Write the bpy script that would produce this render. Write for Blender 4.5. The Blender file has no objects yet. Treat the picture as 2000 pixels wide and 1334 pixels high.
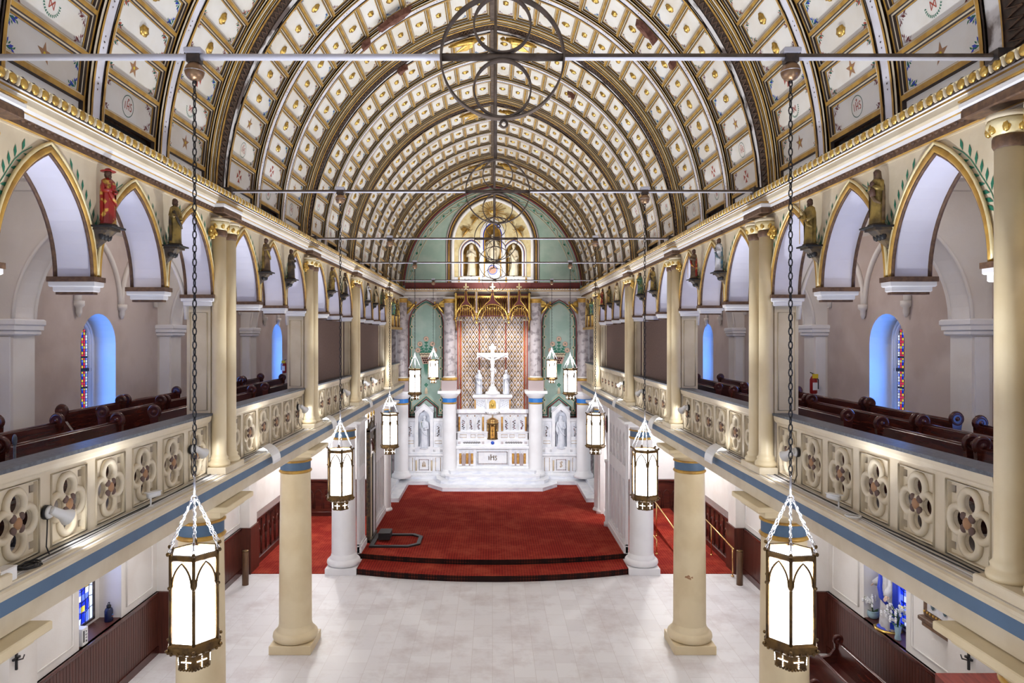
import bpy, bmesh, math, random
from mathutils import Vector, Matrix
random.seed(7)
PI = math.pi
S = bpy.context.scene
COL = S.collection
EYE = 6.70            # eye height above the nave floor
def Z(r): return EYE + r   # heights measured from the eye

# ------------------------------------------------------------------ camera, world, exposure
cam = bpy.data.cameras.new('camera'); camo = bpy.data.objects.new('camera', cam); COL.objects.link(camo)
camo.location = (0, 0, EYE); camo.rotation_euler = (PI/2, 0, 0)
cam.sensor_width = 36; cam.lens = 24; cam.shift_x = 0.019; cam.shift_y = -0.0045
cam.clip_start = 0.05; cam.clip_end = 200
S.camera = camo
w = bpy.data.worlds.new('world'); S.world = w; w.use_nodes = True
w.node_tree.nodes['Background'].inputs[0].default_value = (0.90, 0.93, 1.0, 1)
w.node_tree.nodes['Background'].inputs[1].default_value = 0.5
vs = S.view_settings
vs.view_transform = 'Standard'; vs.look = 'None'; vs.gamma = 1; vs.use_curve_mapping = False
vs.exposure = 0.2

PIER = [5.2, 10.0, 14.8, 19.6, 25.7]
LX = 2.23             # lanterns hang this far from the axis
def lamp(name, kind, loc, power, color=(1,1,1), target=None, radius=0.1, size=None, angle=None, blend=0.6):
    l = bpy.data.lights.new(name, kind); l.energy = power; l.color = color
    if kind == 'AREA':
        l.shape = 'RECTANGLE'; l.size, l.size_y = size
    else:
        l.shadow_soft_size = radius
    if kind == 'SPOT':
        l.spot_size = angle or 2.4; l.spot_blend = blend
    o = bpy.data.objects.new(name, l); COL.objects.link(o); o.location = loc
    if target is not None:
        o.rotation_euler = (Vector(target)-Vector(loc)).to_track_quat('-Z', 'Y').to_euler()
    return o
COOL = (0.90, 0.93, 1.0)
# uplight spots along both gallery ledges; some added where no fixture stands
for y in (-1.5, 2.6, 7.0, 11.5, 15.9, 20.7, 25.0):
    for s in (-1, 1):
        lamp('uplight_or_added_spot', 'SPOT', (s*3.70, y, Z(-1.80)), 90, COOL, (-s*0.6, y+0.6, Z(6.0)), 0.12, angle=2.7, blend=0.9)
# unseen spots added to brighten the sanctuary, reredos and lunette
for s in (-1, 1):
    lamp('sanctuary_fill', 'SPOT', (s*3.6, 20.6, Z(-1.5)), 1400, (0.93,0.95,1.0), (-s*0.6, 30.6, Z(-3.0)), 0.15, angle=1.25, blend=0.8)
    lamp('reredos_fill', 'SPOT', (s*1.2, 28.6, Z(1.5)), 260, (1,0.98,0.95), (0, 30.6, Z(-2.0)), 0.08, angle=1.5, blend=0.7)
lamp('lunette_fill', 'SPOT', (0, 28.3, Z(2.2)), 300, (1,0.95,0.85), (0, 30.6, Z(4.2)), 0.1, angle=2.2, blend=0.8)
# unseen point lights added to fill the aisles and galleries
for s in (-1, 1):
    for y, p in ((2.6,60),(7.6,60),(12.4,60),(17.2,70),(22.6,200)):
        lamp('aisle_fill', 'POINT', (s*5.6, y, Z(-2.75)), p, (1,0.98,0.95), radius=0.12)
    for y in (2.6, 7.6, 12.4, 17.2, 22.6):
        lamp('gallery_fill', 'POINT', (s*5.2, y, Z(1.75)), 34, (1.0,0.90,0.80), radius=0.12)

# ------------------------------------------------------------------ materials
M = {}
def mat(name, col, rough=0.6, metal=0.0, col2=None, scale=3.0, amt=0.5, bump=0.0, bscale=30.0, emit=None, es=1.0, detail=6, lo=0.42, hi=0.62, spec=0.4, stretch=None):
    m = bpy.data.materials.new(name); m.use_nodes = True; nt = m.node_tree; N = nt.nodes; L = nt.links
    b = N['Principled BSDF']
    b.inputs['Roughness'].default_value = rough; b.inputs['Metallic'].default_value = metal
    b.inputs['Specular IOR Level'].default_value = spec
    b.inputs['Base Color'].default_value = (*col, 1)
    tc = N.new('ShaderNodeTexCoord'); vec = tc.outputs['Object']
    if stretch:
        mp = N.new('ShaderNodeMapping'); mp.inputs['Scale'].default_value = stretch; L.new(vec, mp.inputs[0]); vec = mp.outputs[0]
    if col2:
        n = N.new('ShaderNodeTexNoise'); n.inputs['Scale'].default_value = scale; n.inputs['Detail'].default_value = detail
        L.new(vec, n.inputs['Vector'])
        r = N.new('ShaderNodeValToRGB'); r.color_ramp.elements[0].position = lo; r.color_ramp.elements[1].position = hi
        L.new(n.outputs['Fac'], r.inputs[0])
        mx = N.new('ShaderNodeMix'); mx.data_type = 'RGBA'
        mu = N.new('ShaderNodeMath'); mu.operation = 'MULTIPLY'; mu.inputs[1].default_value = amt
        L.new(r.outputs[0], mu.inputs[0]); L.new(mu.outputs[0], mx.inputs[0])
        mx.inputs[6].default_value = (*col, 1); mx.inputs[7].default_value = (*col2, 1)
        L.new(mx.outputs[2], b.inputs['Base Color'])
    if bump:
        n2 = N.new('ShaderNodeTexNoise'); n2.inputs['Scale'].default_value = bscale; n2.inputs['Detail'].default_value = 4
        L.new(vec, n2.inputs['Vector'])
        bp = N.new('ShaderNodeBump'); bp.inputs['Strength'].default_value = bump; bp.inputs['Distance'].default_value = 0.02
        L.new(n2.outputs['Fac'], bp.inputs['Height']); L.new(bp.outputs[0], b.inputs['Normal'])
    if emit:
        b.inputs['Emission Color'].default_value = (*emit, 1); b.inputs['Emission Strength'].default_value = es
    M[name] = m
    return m
mat('cream', (0.71,0.62,0.465), 0.45, col2=(0.56,0.455,0.30), scale=2.2, amt=0.5, bump=0.08)
mat('colcream', (0.77,0.65,0.43), 0.4, col2=(0.62,0.48,0.27), scale=1.5, amt=0.5, bump=0.05)
mat('white', (0.84,0.84,0.86), 0.45, col2=(0.70,0.68,0.70), scale=1.7, amt=0.35, bump=0.04)
mat('offwhite', (0.78,0.75,0.72), 0.6, col2=(0.66,0.60,0.55), scale=1.2, amt=0.5, bump=0.08)
mat('pinkwall', (0.60,0.52,0.485), 0.8, col2=(0.40,0.31,0.27), scale=0.9, amt=0.6, bump=0.12, bscale=12)
mat('soffit', (0.74,0.73,0.84), 0.6, col2=(0.62,0.60,0.68), scale=2, amt=0.35)  # lavender tint of the lighting painted into the soffit colour
mat('ochre', (0.56,0.33,0.07), 0.42, 0.2, col2=(0.26,0.13,0.035), scale=6, amt=0.6)
mat('gold', (0.78,0.52,0.14), 0.28, 0.9, col2=(0.35,0.20,0.05), scale=9, amt=0.6, bump=0.2)
mat('giltpale', (0.84,0.74,0.46), 0.4, 0.15, col2=(0.62,0.46,0.18), scale=5, amt=0.5, bump=0.15)
mat('oldgold', (0.42,0.25,0.06), 0.35, 0.5, col2=(0.20,0.11,0.03), scale=8, amt=0.6, bump=0.2)
mat('ribdark', (0.035,0.022,0.017), 0.5, col2=(0.10,0.055,0.03), scale=18, amt=0.6, bump=0.2)
mat('chain', (0.02,0.02,0.024), 0.35, 0.5)
mat('brown', (0.10,0.055,0.035), 0.55, col2=(0.20,0.11,0.06), scale=20, amt=0.6, bump=0.2)
mat('darkline', (0.045,0.03,0.025), 0.6)
mat('panel', (0.86,0.84,0.79), 0.6, col2=(0.66,0.58,0.45), scale=1.3, amt=0.45, bump=0.05)
mat('band', (0.80,0.80,0.88), 0.55, col2=(0.55,0.5,0.5), scale=3, amt=0.4)
mat('peel', (0.72,0.70,0.70), 0.8, col2=(0.10,0.07,0.06), scale=2.3, amt=0.95, lo=0.5, hi=0.58, bump=0.5, bscale=8)
mat('peelflake', (0.13,0.05,0.035), 0.85, col2=(0.25,0.12,0.08), scale=12, amt=0.7, bump=0.6)
mat('blue', (0.085,0.155,0.26), 0.5, col2=(0.06,0.11,0.19), scale=4, amt=0.4)
mat('royal', (0.02,0.05,0.50), 0.4)
mat('mahog', (0.055,0.012,0.010), 0.22, col2=(0.11,0.025,0.015), scale=2.5, amt=0.7, stretch=(1,1,8), spec=0.6)
mat('wains', (0.10,0.028,0.018), 0.35, col2=(0.045,0.014,0.01), scale=3, amt=0.8, stretch=(14,14,0.5))
mat('brownscreen', (0.155,0.10,0.085), 0.85, col2=(0.11,0.065,0.055), scale=20, amt=0.5)
mat('slate', (0.04,0.05,0.07), 0.4, col2=(0.12,0.14,0.18), scale=25, amt=0.5, spec=0.6)
mat('marble', (0.80,0.81,0.86), 0.2, col2=(0.55,0.58,0.70), scale=2.2, amt=0.5, lo=0.46, hi=0.6, stretch=(1,1,3))
mat('whitemarble', (0.85,0.85,0.87), 0.25, col2=(0.66,0.68,0.76), scale=4, amt=0.5)
mat('statuewhite', (0.72,0.74,0.80), 0.5, col2=(0.5,0.53,0.62), scale=6, amt=0.4)
mat('greymarble', (0.46,0.41,0.42), 0.35, col2=(0.18,0.15,0.16), scale=5, amt=0.75, lo=0.5, hi=0.6)
mat('mauve', (0.42,0.34,0.34), 0.6)
mat('green', (0.30,0.42,0.36), 0.75, col2=(0.40,0.50,0.44), scale=1.6, amt=0.8, bump=0.05)
mat('dkgreen', (0.03,0.13,0.09), 0.6)
mat('leafgreen', (0.02,0.17,0.10), 0.6)
mat('maroon', (0.17,0.035,0.035), 0.55, col2=(0.10,0.02,0.02), scale=3, amt=0.5)
mat('redline', (0.42,0.08,0.05), 0.5)
mat('beige', (0.62,0.50,0.34), 0.6)
mat('pink', (0.50,0.28,0.22), 0.6)
mat('steel', (0.62,0.62,0.66), 0.3, 0.9)
mat('darksteel', (0.06,0.055,0.06), 0.4, 0.6, col2=(0.14,0.10,0.08), scale=12, amt=0.6)
mat('rodrust', (0.62,0.62,0.70), 0.5, col2=(0.10,0.05,0.03), scale=5, amt=0.9, lo=0.5, hi=0.6)
mat('rodwhite', (0.66,0.66,0.76), 0.5)
mat('ringbrown', (0.10,0.075,0.06), 0.5, 0.3, col2=(0.20,0.15,0.12), scale=8, amt=0.6)
mat('bronze', (0.20,0.12,0.045), 0.32, 0.85, col2=(0.07,0.045,0.03), scale=14, amt=0.7, bump=0.2)
mat('brass', (0.70,0.45,0.18), 0.25, 0.95)
mat('ballcopper', (0.32,0.20,0.12), 0.35, 0.85)
mat('amber', (0.62,0.33,0.07), 0.3, col2=(0.35,0.13,0.03), scale=8, amt=0.8)
mat('black', (0.015,0.015,0.017), 0.45)
mat('blackgrey', (0.06,0.06,0.065), 0.4)
mat('plasticwhite', (0.80,0.80,0.80), 0.35)
mat('glow', (1,1,1), 0.5, emit=(0.93,0.96,1.0), es=8.0)
mat('bulb', (1,1,1), 0.5, emit=(1,0.99,0.97), es=9.0)
mat('skin', (0.42,0.24,0.16), 0.55)
mat('skindark', (0.10,0.05,0.035), 0.55)
mat('skinpale', (0.74,0.55,0.44), 0.5)
mat('hairbrown', (0.07,0.035,0.02), 0.6)
mat('robered', (0.30,0.015,0.012), 0.3, col2=(0.62,0.38,0.06), scale=14, amt=0.85, lo=0.55, hi=0.6, spec=0.7)
mat('robegold', (0.36,0.25,0.07), 0.38, 0.35, col2=(0.06,0.04,0.02), scale=9, amt=0.7, bump=0.2)
mat('robebrown', (0.10,0.06,0.035), 0.5, col2=(0.26,0.17,0.08), scale=12, amt=0.6)
mat('robedark', (0.045,0.035,0.03), 0.5, col2=(0.20,0.13,0.05), scale=10, amt=0.6)
mat('robegreen', (0.03,0.13,0.08), 0.45, col2=(0.35,0.26,0.08), scale=12, amt=0.6)
mat('robeblue', (0.05,0.15,0.24), 0.45, col2=(0.3,0.25,0.12), scale=12, amt=0.5)
mat('robewhite', (0.62,0.62,0.66), 0.5, col2=(0.40,0.36,0.34), scale=9, amt=0.5)
mat('robecream', (0.66,0.56,0.38), 0.5, col2=(0.42,0.30,0.14), scale=9, amt=0.5)
mat('terra', (0.38,0.20,0.10), 0.5)
mat('petal', (0.82,0.82,0.84), 0.5)
mat('stem', (0.07,0.16,0.03), 0.6)
mat('potblue', (0.35,0.50,0.58), 0.3)
mat('yellow', (0.75,0.55,0.03), 0.5)
mat('extred', (0.28,0.01,0.01), 0.3)
mat('woodpost', (0.17,0.085,0.04), 0.4, col2=(0.08,0.04,0.02), scale=4, amt=0.7, stretch=(6,6,0.6))
mat('redwood', (0.20,0.03,0.02), 0.25, col2=(0.10,0.015,0.01), scale=3, amt=0.6, stretch=(10,1,1))
mat('sg_red', (0.35,0.02,0.03), 0.3, emit=(1.0,0.05,0.12), es=0.9)
mat('sg_blue', (0.05,0.08,0.4), 0.3, emit=(0.12,0.2,1.0), es=1.1)
mat('sg_yellow', (0.6,0.4,0.03), 0.3, emit=(1.0,0.75,0.08), es=0.9)
mat('sg_green', (0.03,0.3,0.1), 0.3, emit=(0.05,0.6,0.4), es=0.8)
mat('sg_white', (0.6,0.6,0.7), 0.3, emit=(0.62,0.72,1.0), es=1.0)
mat('sg_navy', (0.01,0.02,0.2), 0.3, emit=(0.01,0.04,0.75), es=0.9)

def node_floor():
    m = bpy.data.materials.new('marble_tiles'); m.use_nodes = True; nt = m.node_tree; N = nt.nodes; L = nt.links; b = N['Principled BSDF']
    tc = N.new('ShaderNodeTexCoord')
    br = N.new('ShaderNodeTexBrick'); br.offset = 0.0; br.inputs['Scale'].default_value = 1.0
    br.inputs['Brick Width'].default_value = 0.61; br.inputs['Row Height'].default_value = 0.43; br.inputs['Mortar Size'].default_value = 0.004
    br.inputs['Color1'].default_value = (0.84,0.83,0.84,1); br.inputs['Color2'].default_value = (0.77,0.75,0.76,1); br.inputs['Mortar'].default_value = (0.64,0.60,0.59,1)
    br.offset = 0.5; br.offset_frequency = 2
    mp = N.new('ShaderNodeMapping'); mp.inputs['Rotation'].default_value = (0,0,PI/2); L.new(tc.outputs['Object'], mp.inputs[0]); L.new(mp.outputs[0], br.inputs['Vector'])
    n = N.new('ShaderNodeTexNoise'); n.inputs['Scale'].default_value = 0.9; n.inputs['Detail'].default_value = 9; n.inputs['Roughness'].default_value = 0.7
    L.new(tc.outputs['Object'], n.inputs['Vector'])
    r = N.new('ShaderNodeValToRGB'); r.color_ramp.elements[0].position = 0.48; r.color_ramp.elements[1].position = 0.78
    L.new(n.outputs['Fac'], r.inputs[0])
    mx = N.new('ShaderNodeMix'); mx.data_type = 'RGBA'; L.new(r.outputs[0], mx.inputs[0]); L.new(br.outputs['Color'], mx.inputs[6]); mx.inputs[7].default_value = (0.55,0.48,0.47,1)
    L.new(mx.outputs[2], b.inputs['Base Color']); b.inputs['Roughness'].default_value = 0.42
    M['tiles'] = m
node_floor()
def node_carpet(name, c1, c2, c3, sc, rough=0.95):
    m = bpy.data.materials.new(name); m.use_nodes = True; nt = m.node_tree; N = nt.nodes; L = nt.links; b = N['Principled BSDF']
    tc = N.new('ShaderNodeTexCoord')
    ch = N.new('ShaderNodeTexVoronoi'); ch.inputs['Scale'].default_value = sc; ch.inputs['Randomness'].default_value = 0.0
    L.new(tc.outputs['Object'], ch.inputs['Vector'])
    r0 = N.new('ShaderNodeValToRGB'); r0.color_ramp.elements[0].position = 0.25; r0.color_ramp.elements[1].position = 0.5
    r0.color_ramp.elements[0].color = (*c1,1); r0.color_ramp.elements[1].color = (*c2,1)
    L.new(ch.outputs['Distance'], r0.inputs[0])
    n = N.new('ShaderNodeTexNoise'); n.inputs['Scale'].default_value = 1.1; n.inputs['Detail'].default_value = 10; n.inputs['Roughness'].default_value = 0.75
    L.new(tc.outputs['Object'], n.inputs['Vector'])
    r = N.new('ShaderNodeValToRGB'); r.color_ramp.elements[0].position = 0.45; r.color_ramp.elements[1].position = 0.75
    L.new(n.outputs['Fac'], r.inputs[0])
    mx = N.new('ShaderNodeMix'); mx.data_type = 'RGBA'; L.new(r.outputs[0], mx.inputs[0]); L.new(r0.outputs[0], mx.inputs[6]); mx.inputs[7].default_value = (*c3,1)
    L.new(mx.outputs[2], b.inputs['Base Color']); b.inputs['Roughness'].default_value = rough; b.inputs['Specular IOR Level'].default_value = 0.1
    M[name] = m
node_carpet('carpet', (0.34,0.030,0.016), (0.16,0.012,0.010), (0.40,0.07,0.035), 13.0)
node_carpet('carpetriser', (0.10,0.02,0.012), (0.018,0.010,0.010), (0.04,0.015,0.012), 13.0)  # darker carpet colours with the same dots, for the step risers

# ------------------------------------------------------------------ mesh builder
class MB:
    def __init__(s):
        s.v = []; s.f = []; s.m = []; s.sm = []; s.mats = []; s.T = None
    def mi(s, m):
        if m not in s.mats: s.mats.append(m)
        return s.mats.index(m)
    def add(s, vs, fs, m, smooth=False):
        o = len(s.v); mi = s.mi(m)
        for p in vs:
            p = Vector(p)
            if s.T is not None: p = s.T @ p
            s.v.append(p)
        for f in fs:
            s.f.append([o+i for i in f]); s.m.append(mi); s.sm.append(smooth)
        return s
    def box(s, x0,x1,y0,y1,z0,z1, m, bev=0.0):
        if x0>x1: x0,x1=x1,x0
        if y0>y1: y0,y1=y1,y0
        if z0>z1: z0,z1=z1,z0
        if bev <= 0:
            vs=[(x0,y0,z0),(x1,y0,z0),(x1,y1,z0),(x0,y1,z0),(x0,y0,z1),(x1,y0,z1),(x1,y1,z1),(x0,y1,z1)]
            return s.add(vs,[(0,3,2,1),(4,5,6,7),(0,1,5,4),(1,2,6,5),(2,3,7,6),(3,0,4,7)],m)
        b=bev
        vs=[];
        for z,i in ((z0,b),(z0+b,0),(z1-b,0),(z1,b)):
            vs += [(x0+i,y0+i,z),(x1-i,y0+i,z),(x1-i,y1-i,z),(x0+i,y1-i,z)]
        fs=[(3,2,1,0),(12,13,14,15)]
        for k in range(3):
            for j in range(4):
                a=k*4+j; c=k*4+(j+1)%4
                fs.append((a,c,c+4,a+4))
        return s.add(vs,fs,m)
    def lathe(s, prof, c=(0,0,0), seg=24, m='white', smooth=True, caps=True, a0=0.0):
        n=len(prof); vs=[]; fs=[]
        for r,z in prof:
            for k in range(seg):
                a=a0+2*PI*k/seg; vs.append((c[0]+r*math.cos(a), c[1]+r*math.sin(a), c[2]+z))
        for i in range(n-1):
            for k in range(seg):
                k2=(k+1)%seg; fs.append((i*seg+k,i*seg+k2,(i+1)*seg+k2,(i+1)*seg+k))
        s.add(vs,fs,m,smooth)
        if caps:
            o=[tuple(range(seg))[::-1], tuple((n-1)*seg+k for k in range(seg))]
            s.add(vs,[o[0],o[1]],m,False)
        return s
    def tube(s, path, r, m, seg=8, closed=False, caps=True, flat=None):
        P=[Vector(p) for p in path]; n=len(P); vs=[]; fs=[]
        up=None
        for i in range(n):
            if closed: d=(P[(i+1)%n]-P[i-1])
            else: d=P[min(i+1,n-1)]-P[max(i-1,0)]
            if d.length<1e-9: d=Vector((0,0,1))
            d.normalize()
            if up is None:
                up=Vector((0,0,1)) if abs(d.z)<0.9 else Vector((1,0,0))
            u=up-d*up.dot(d)
            if u.length<1e-6:
                u=Vector((0,1,0))-d*d.y
            u.normalize(); up=u; w2=d.cross(u)
            rr=r[i] if isinstance(r,(list,tuple)) else r
            for k in range(seg):
                a=2*PI*k/seg
                vs.append(P[i]+u*(rr*math.cos(a))*(flat or 1)+w2*(rr*math.sin(a)))
        for i in range(n if closed else n-1):
            j=(i+1)%n
            for k in range(seg):
                k2=(k+1)%seg; fs.append((i*seg+k,i*seg+k2,j*seg+k2,j*seg+k))
        if caps and not closed:
            fs.append(tuple(range(seg))[::-1]); fs.append(tuple((n-1)*seg+k for k in range(seg)))
        return s.add(vs,fs,m,True)
    def ell(s, c, r, m, seg=12, rings=8):
        if not isinstance(r,(list,tuple)): r=(r,r,r)
        vs=[(c[0],c[1],c[2]-r[2])]; fs=[]
        for i in range(1,rings):
            t=-PI/2+PI*i/rings
            for k in range(seg):
                a=2*PI*k/seg; vs.append((c[0]+r[0]*math.cos(t)*math.cos(a),c[1]+r[1]*math.cos(t)*math.sin(a),c[2]+r[2]*math.sin(t)))
        vs.append((c[0],c[1],c[2]+r[2])); e=len(vs)-1
        for k in range(seg):
            k2=(k+1)%seg
            fs.append((0,1+k2,1+k)); fs.append((e,e-seg+k,e-seg+k2))
            for i in range(rings-2):
                a=1+i*seg; fs.append((a+k,a+k2,a+seg+k2,a+seg+k))
        return s.add(vs,fs,m,True)
    def ext(s, prof, y0, y1, m, side=1, closed=True, ms=None):
        """profile of (x,z) pairs run along y from y0 to y1; ms = material per profile edge"""
        n=len(prof)
        for i in range(n if closed else n-1):
            a=prof[i]; b=prof[(i+1)%n]
            mm = ms[i] if ms and i<len(ms) and ms[i] else m
            s.add([(side*a[0],y0,a[1]),(side*b[0],y0,b[1]),(side*b[0],y1,b[1]),(side*a[0],y1,a[1])],[(0,1,2,3)],mm)
        if closed:
            s.add([(side*p[0],y0,p[1]) for p in prof],[tuple(range(n))],m)
            s.add([(side*p[0],y1,p[1]) for p in prof],[tuple(range(n))[::-1]],m)
        return s
    def plate(s, loops, th, m, fn, mside=None):
        """filled 2-D outline with holes, extruded by th and placed with fn(u,v,w)"""
        cu=bpy.data.curves.new('t','CURVE'); cu.dimensions='2D'; cu.fill_mode='BOTH' if th else 'FRONT'; cu.extrude=th/2 if th else 0
        for lp in loops:
            sp=cu.splines.new('POLY'); sp.points.add(len(lp)-1)
            for p,q in zip(sp.points,lp): p.co=(q[0],q[1],0,1)
            sp.use_cyclic_u=True
        o=bpy.data.objects.new('t',cu); me=bpy.data.meshes.new_from_object(o)
        vs=[fn(v.co.x,v.co.y,v.co.z) for v in me.vertices]
        fa=[]; fb=[]
        for p in me.polygons:
            (fb if abs(p.normal.z)<0.5 else fa).append(tuple(p.vertices))
        s.add(vs,fa,m); 
        if fb: s.add(vs,fb,mside or m)
        bpy.data.objects.remove(o); bpy.data.meshes.remove(me); bpy.data.curves.remove(cu)
        return s
    def ring(s, c, R, r, m, axis='y', seg=40, k=8):
        pts=[]
        for i in range(seg):
            a=2*PI*i/seg; q=(R*math.cos(a),R*math.sin(a))
            pts.append((c[0]+q[0],c[1],c[2]+q[1]) if axis=='y' else (c[0]+q[0],c[1]+q[1],c[2]) if axis=='z' else (c[0],c[1]+q[0],c[2]+q[1]))
        return s.tube(pts,r,m,k,closed=True)
    def make(s, name, parent=None, loc=None, label=None, cat=None, group=None, kind=None):
        me=bpy.data.meshes.new(name)
        me.from_pydata([tuple(v) for v in s.v],[],s.f)
        for m in s.mats: me.materials.append(M[m])
        for p,mi,sm in zip(me.polygons,s.m,s.sm): p.material_index=mi; p.use_smooth=sm
        bm=bmesh.new(); bm.from_mesh(me)
        bmesh.ops.remove_doubles(bm,verts=bm.verts,dist=1e-5)
        bmesh.ops.recalc_face_normals(bm,faces=bm.faces); bm.to_mesh(me); bm.free()
        o=bpy.data.objects.new(name,me); COL.objects.link(o)
        if parent is not None: o.parent=parent
        if loc is not None: o.location=loc
        tagit(o,label,cat,group,kind)
        return o
def tagit(o,label=None,cat=None,group=None,kind=None):
    if label: o['label']=label
    if cat: o['category']=cat
    if group: o['group']=group
    if kind: o['kind']=kind
    return o
def thing(name,label,cat,loc=(0,0,0),group=None,rz=0):
    o=bpy.data.objects.new(name,None); o.empty_display_size=0.1; COL.objects.link(o); o.location=loc; o.rotation_euler=(0,0,rz)
    return tagit(o,label,cat,group)
def kids(o): return [c for c in ALLKIDS.get(o.name,[])] if False else list(o.children)
def dup(root, loc=None, label=None, group=None, rz=None, scale=None):
    def cp(o,par):
        c=o.copy(); COL.objects.link(c); c.parent=par
        for ch in o.children: cp(ch,c)
        return c
    r=cp(root,None)
    if loc is not None: r.location=loc
    if rz is not None: r.rotation_euler=(0,0,rz)
    if scale is not None: r.scale=scale
    if label: r['label']=label
    if group: r['group']=group
    return r
def pointed(c, w, z0, h, n=10, rev=False):
    """points of a pointed arch from left spring to apex to right spring"""
    R=(w*w+h*h)/(2*w); out=[]
    t1=math.asin(min(1,h/R))
    for i in range(n+1):
        t=t1*i/n; out.append((c-w+R-R*math.cos(t), z0+R*math.sin(t)))
    right=[(2*c-x,z) for x,z in out[:-1]][::-1]
    out=out+right
    return out[::-1] if rev else out
def circle(cx,cy,r,n=20,a0=0,rx=None):
    return [(cx+(rx or r)*math.cos(a0+2*PI*k/n),cy+r*math.sin(a0+2*PI*k/n)) for k in range(n)]
ORD=['first','second','third','fourth','fifth','sixth','seventh','eighth','ninth','tenth','eleventh','twelfth','thirteenth','fourteenth','fifteenth','sixteenth']
SIDE={-1:'left',1:'right'}
# ------------------------------------------------------------------ nave floor, aisles, outer walls
XW=7.15; YA=-3.0; YE=30.5
f=MB(); f.box(-XW-0.6,XW+0.6,YA,33.0,-0.25,0,'tiles'); f.make('floor',kind='structure')
WIN_UP=[2.8,7.6,12.4,17.2,22.65]; 
for s in (-1,1):
    loops=[[(YA,0),(27.0,0),(27.0,Z(2.35)),(YA,Z(2.35))]]
    for y in WIN_UP:
        top=Z(0.42); r=0.55
        lp=[(y-r,Z(-1.55)),(y+r,Z(-1.55))]+[(y+r*math.cos(PI*k/14),top-r+r*math.sin(PI*k/14)) for k in range(15)]
        loops.append(lp)
    for y in WIN_UP[:4]:
        loops.append([(y-0.62,Z(-5.4)),(y+0.72,Z(-5.4)),(y+0.72,Z(-3.3)),(y-0.62,Z(-3.3))])
    mb=MB(); mb.plate(loops,0.55,'pinkwall',lambda u,v,w: (s*(XW+0.275+w),u,v),'offwhite')
    # lower part of the wall is painted white: panels in front of it
    for a,b in ((YA,WIN_UP[0]-0.62),)+tuple((WIN_UP[i]+0.72,WIN_UP[i+1]-0.62) for i in range(3))+((WIN_UP[3]+0.72,25.6),):
        mb.box(s*(XW-0.015),s*(XW+0.002),a,b,Z(-5.4),Z(-2.4),'offwhite')
    for y in WIN_UP[:4]:
        mb.box(s*(XW-0.015),s*(XW+0.002),y-0.62,y+0.72,Z(-3.3),Z(-2.4),'offwhite')
        mb.box(s*(XW),s*(XW+0.4),y-0.62,y+0.72,Z(-5.41),Z(-5.39),'wains')
    # raised rectangular mouldings on the white walls
    for a,b in ((10.45,11.6),(13.3,14.3),(15.3,16.4),(18.1,19.2),(6.0,6.8),(8.5,9.5)):
        for p in (((a,Z(-5.25)),(b,Z(-5.25)),(b,Z(-2.6)),(a,Z(-2.6))),):
            mb.tube([(s*(XW-0.02),u,v) for u,v in p],0.025,'offwhite',6,closed=True)
    mb.make('wall_'+SIDE[s],kind='structure')
    # wainscot of narrow boards below the sill line
    wb=MB(); wb.box(s*(XW-0.05),s*XW,YA,19.5,0,Z(-5.4),'wains')
    wb.box(s*(XW-0.09),s*XW,YA,19.5,0,0.16,'mahog'); wb.box(s*(XW-0.08),s*XW,YA,19.5,Z(-5.46),Z(-5.4),'mahog')
    n=0; y=YA
    while y<19.4:
        wb.box(s*(XW-0.058),s*(XW-0.05),y,y+0.075,0.16,Z(-5.46),'wains'); y+=0.085
    wb.make('baseboard_'+SIDE[s],kind='structure')
    # pilasters of the aisle wall
    pb=MB()
    for y in PIER[:4]:
        pb.box(s*(XW-0.28),s*XW,y-0.3,y+0.3,0,Z(-2.4),'offwhite'); pb.box(s*(XW-0.33),s*XW,y-0.35,y+0.35,0,Z(-5.4),'wains')
        pb.box(s*(XW-0.33),s*XW,y-0.36,y+0.36,Z(-2.75),Z(-2.4),'offwhite',0.03)
    pb.make('trim_%d'%(1 if s<0 else 2),kind='structure')
    # carved dark wainscot beside the ramp, past the third column
    w2=MB(); w2.box(s*(XW-0.2),s*XW,19.5,25.6,0,Z(-5.35),'mahog'); w2.box(s*(XW-0.27),s*XW,19.45,25.6,Z(-5.4),Z(-5.3),'mahog',0.02)
    w2.box(s*(XW-0.27),s*XW,19.45,25.6,0,0.2,'mahog',0.02)
    for k in range(14):
        y=19.65+k*0.43
        w2.box(s*(XW-0.23),s*(XW-0.2),y,y+0.06,0.2,Z(-5.4),'mahog'); 
        w2.tube([(s*(XW-0.21),u,v) for u,v in pointed(y+0.245,0.14,0.75,0.25,6)],0.018,'wains',5)
        w2.tube([(s*(XW-0.21),y+0.1,0.28),(s*(XW-0.21),y+0.1,0.75)],0.015,'wains',5)
        w2.tube([(s*(XW-0.21),y+0.39,0.28),(s*(XW-0.21),y+0.39,0.75)],0.015,'wains',5)
    w2.make('trim_%d'%(3 if s<0 else 4),kind='structure')
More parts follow.
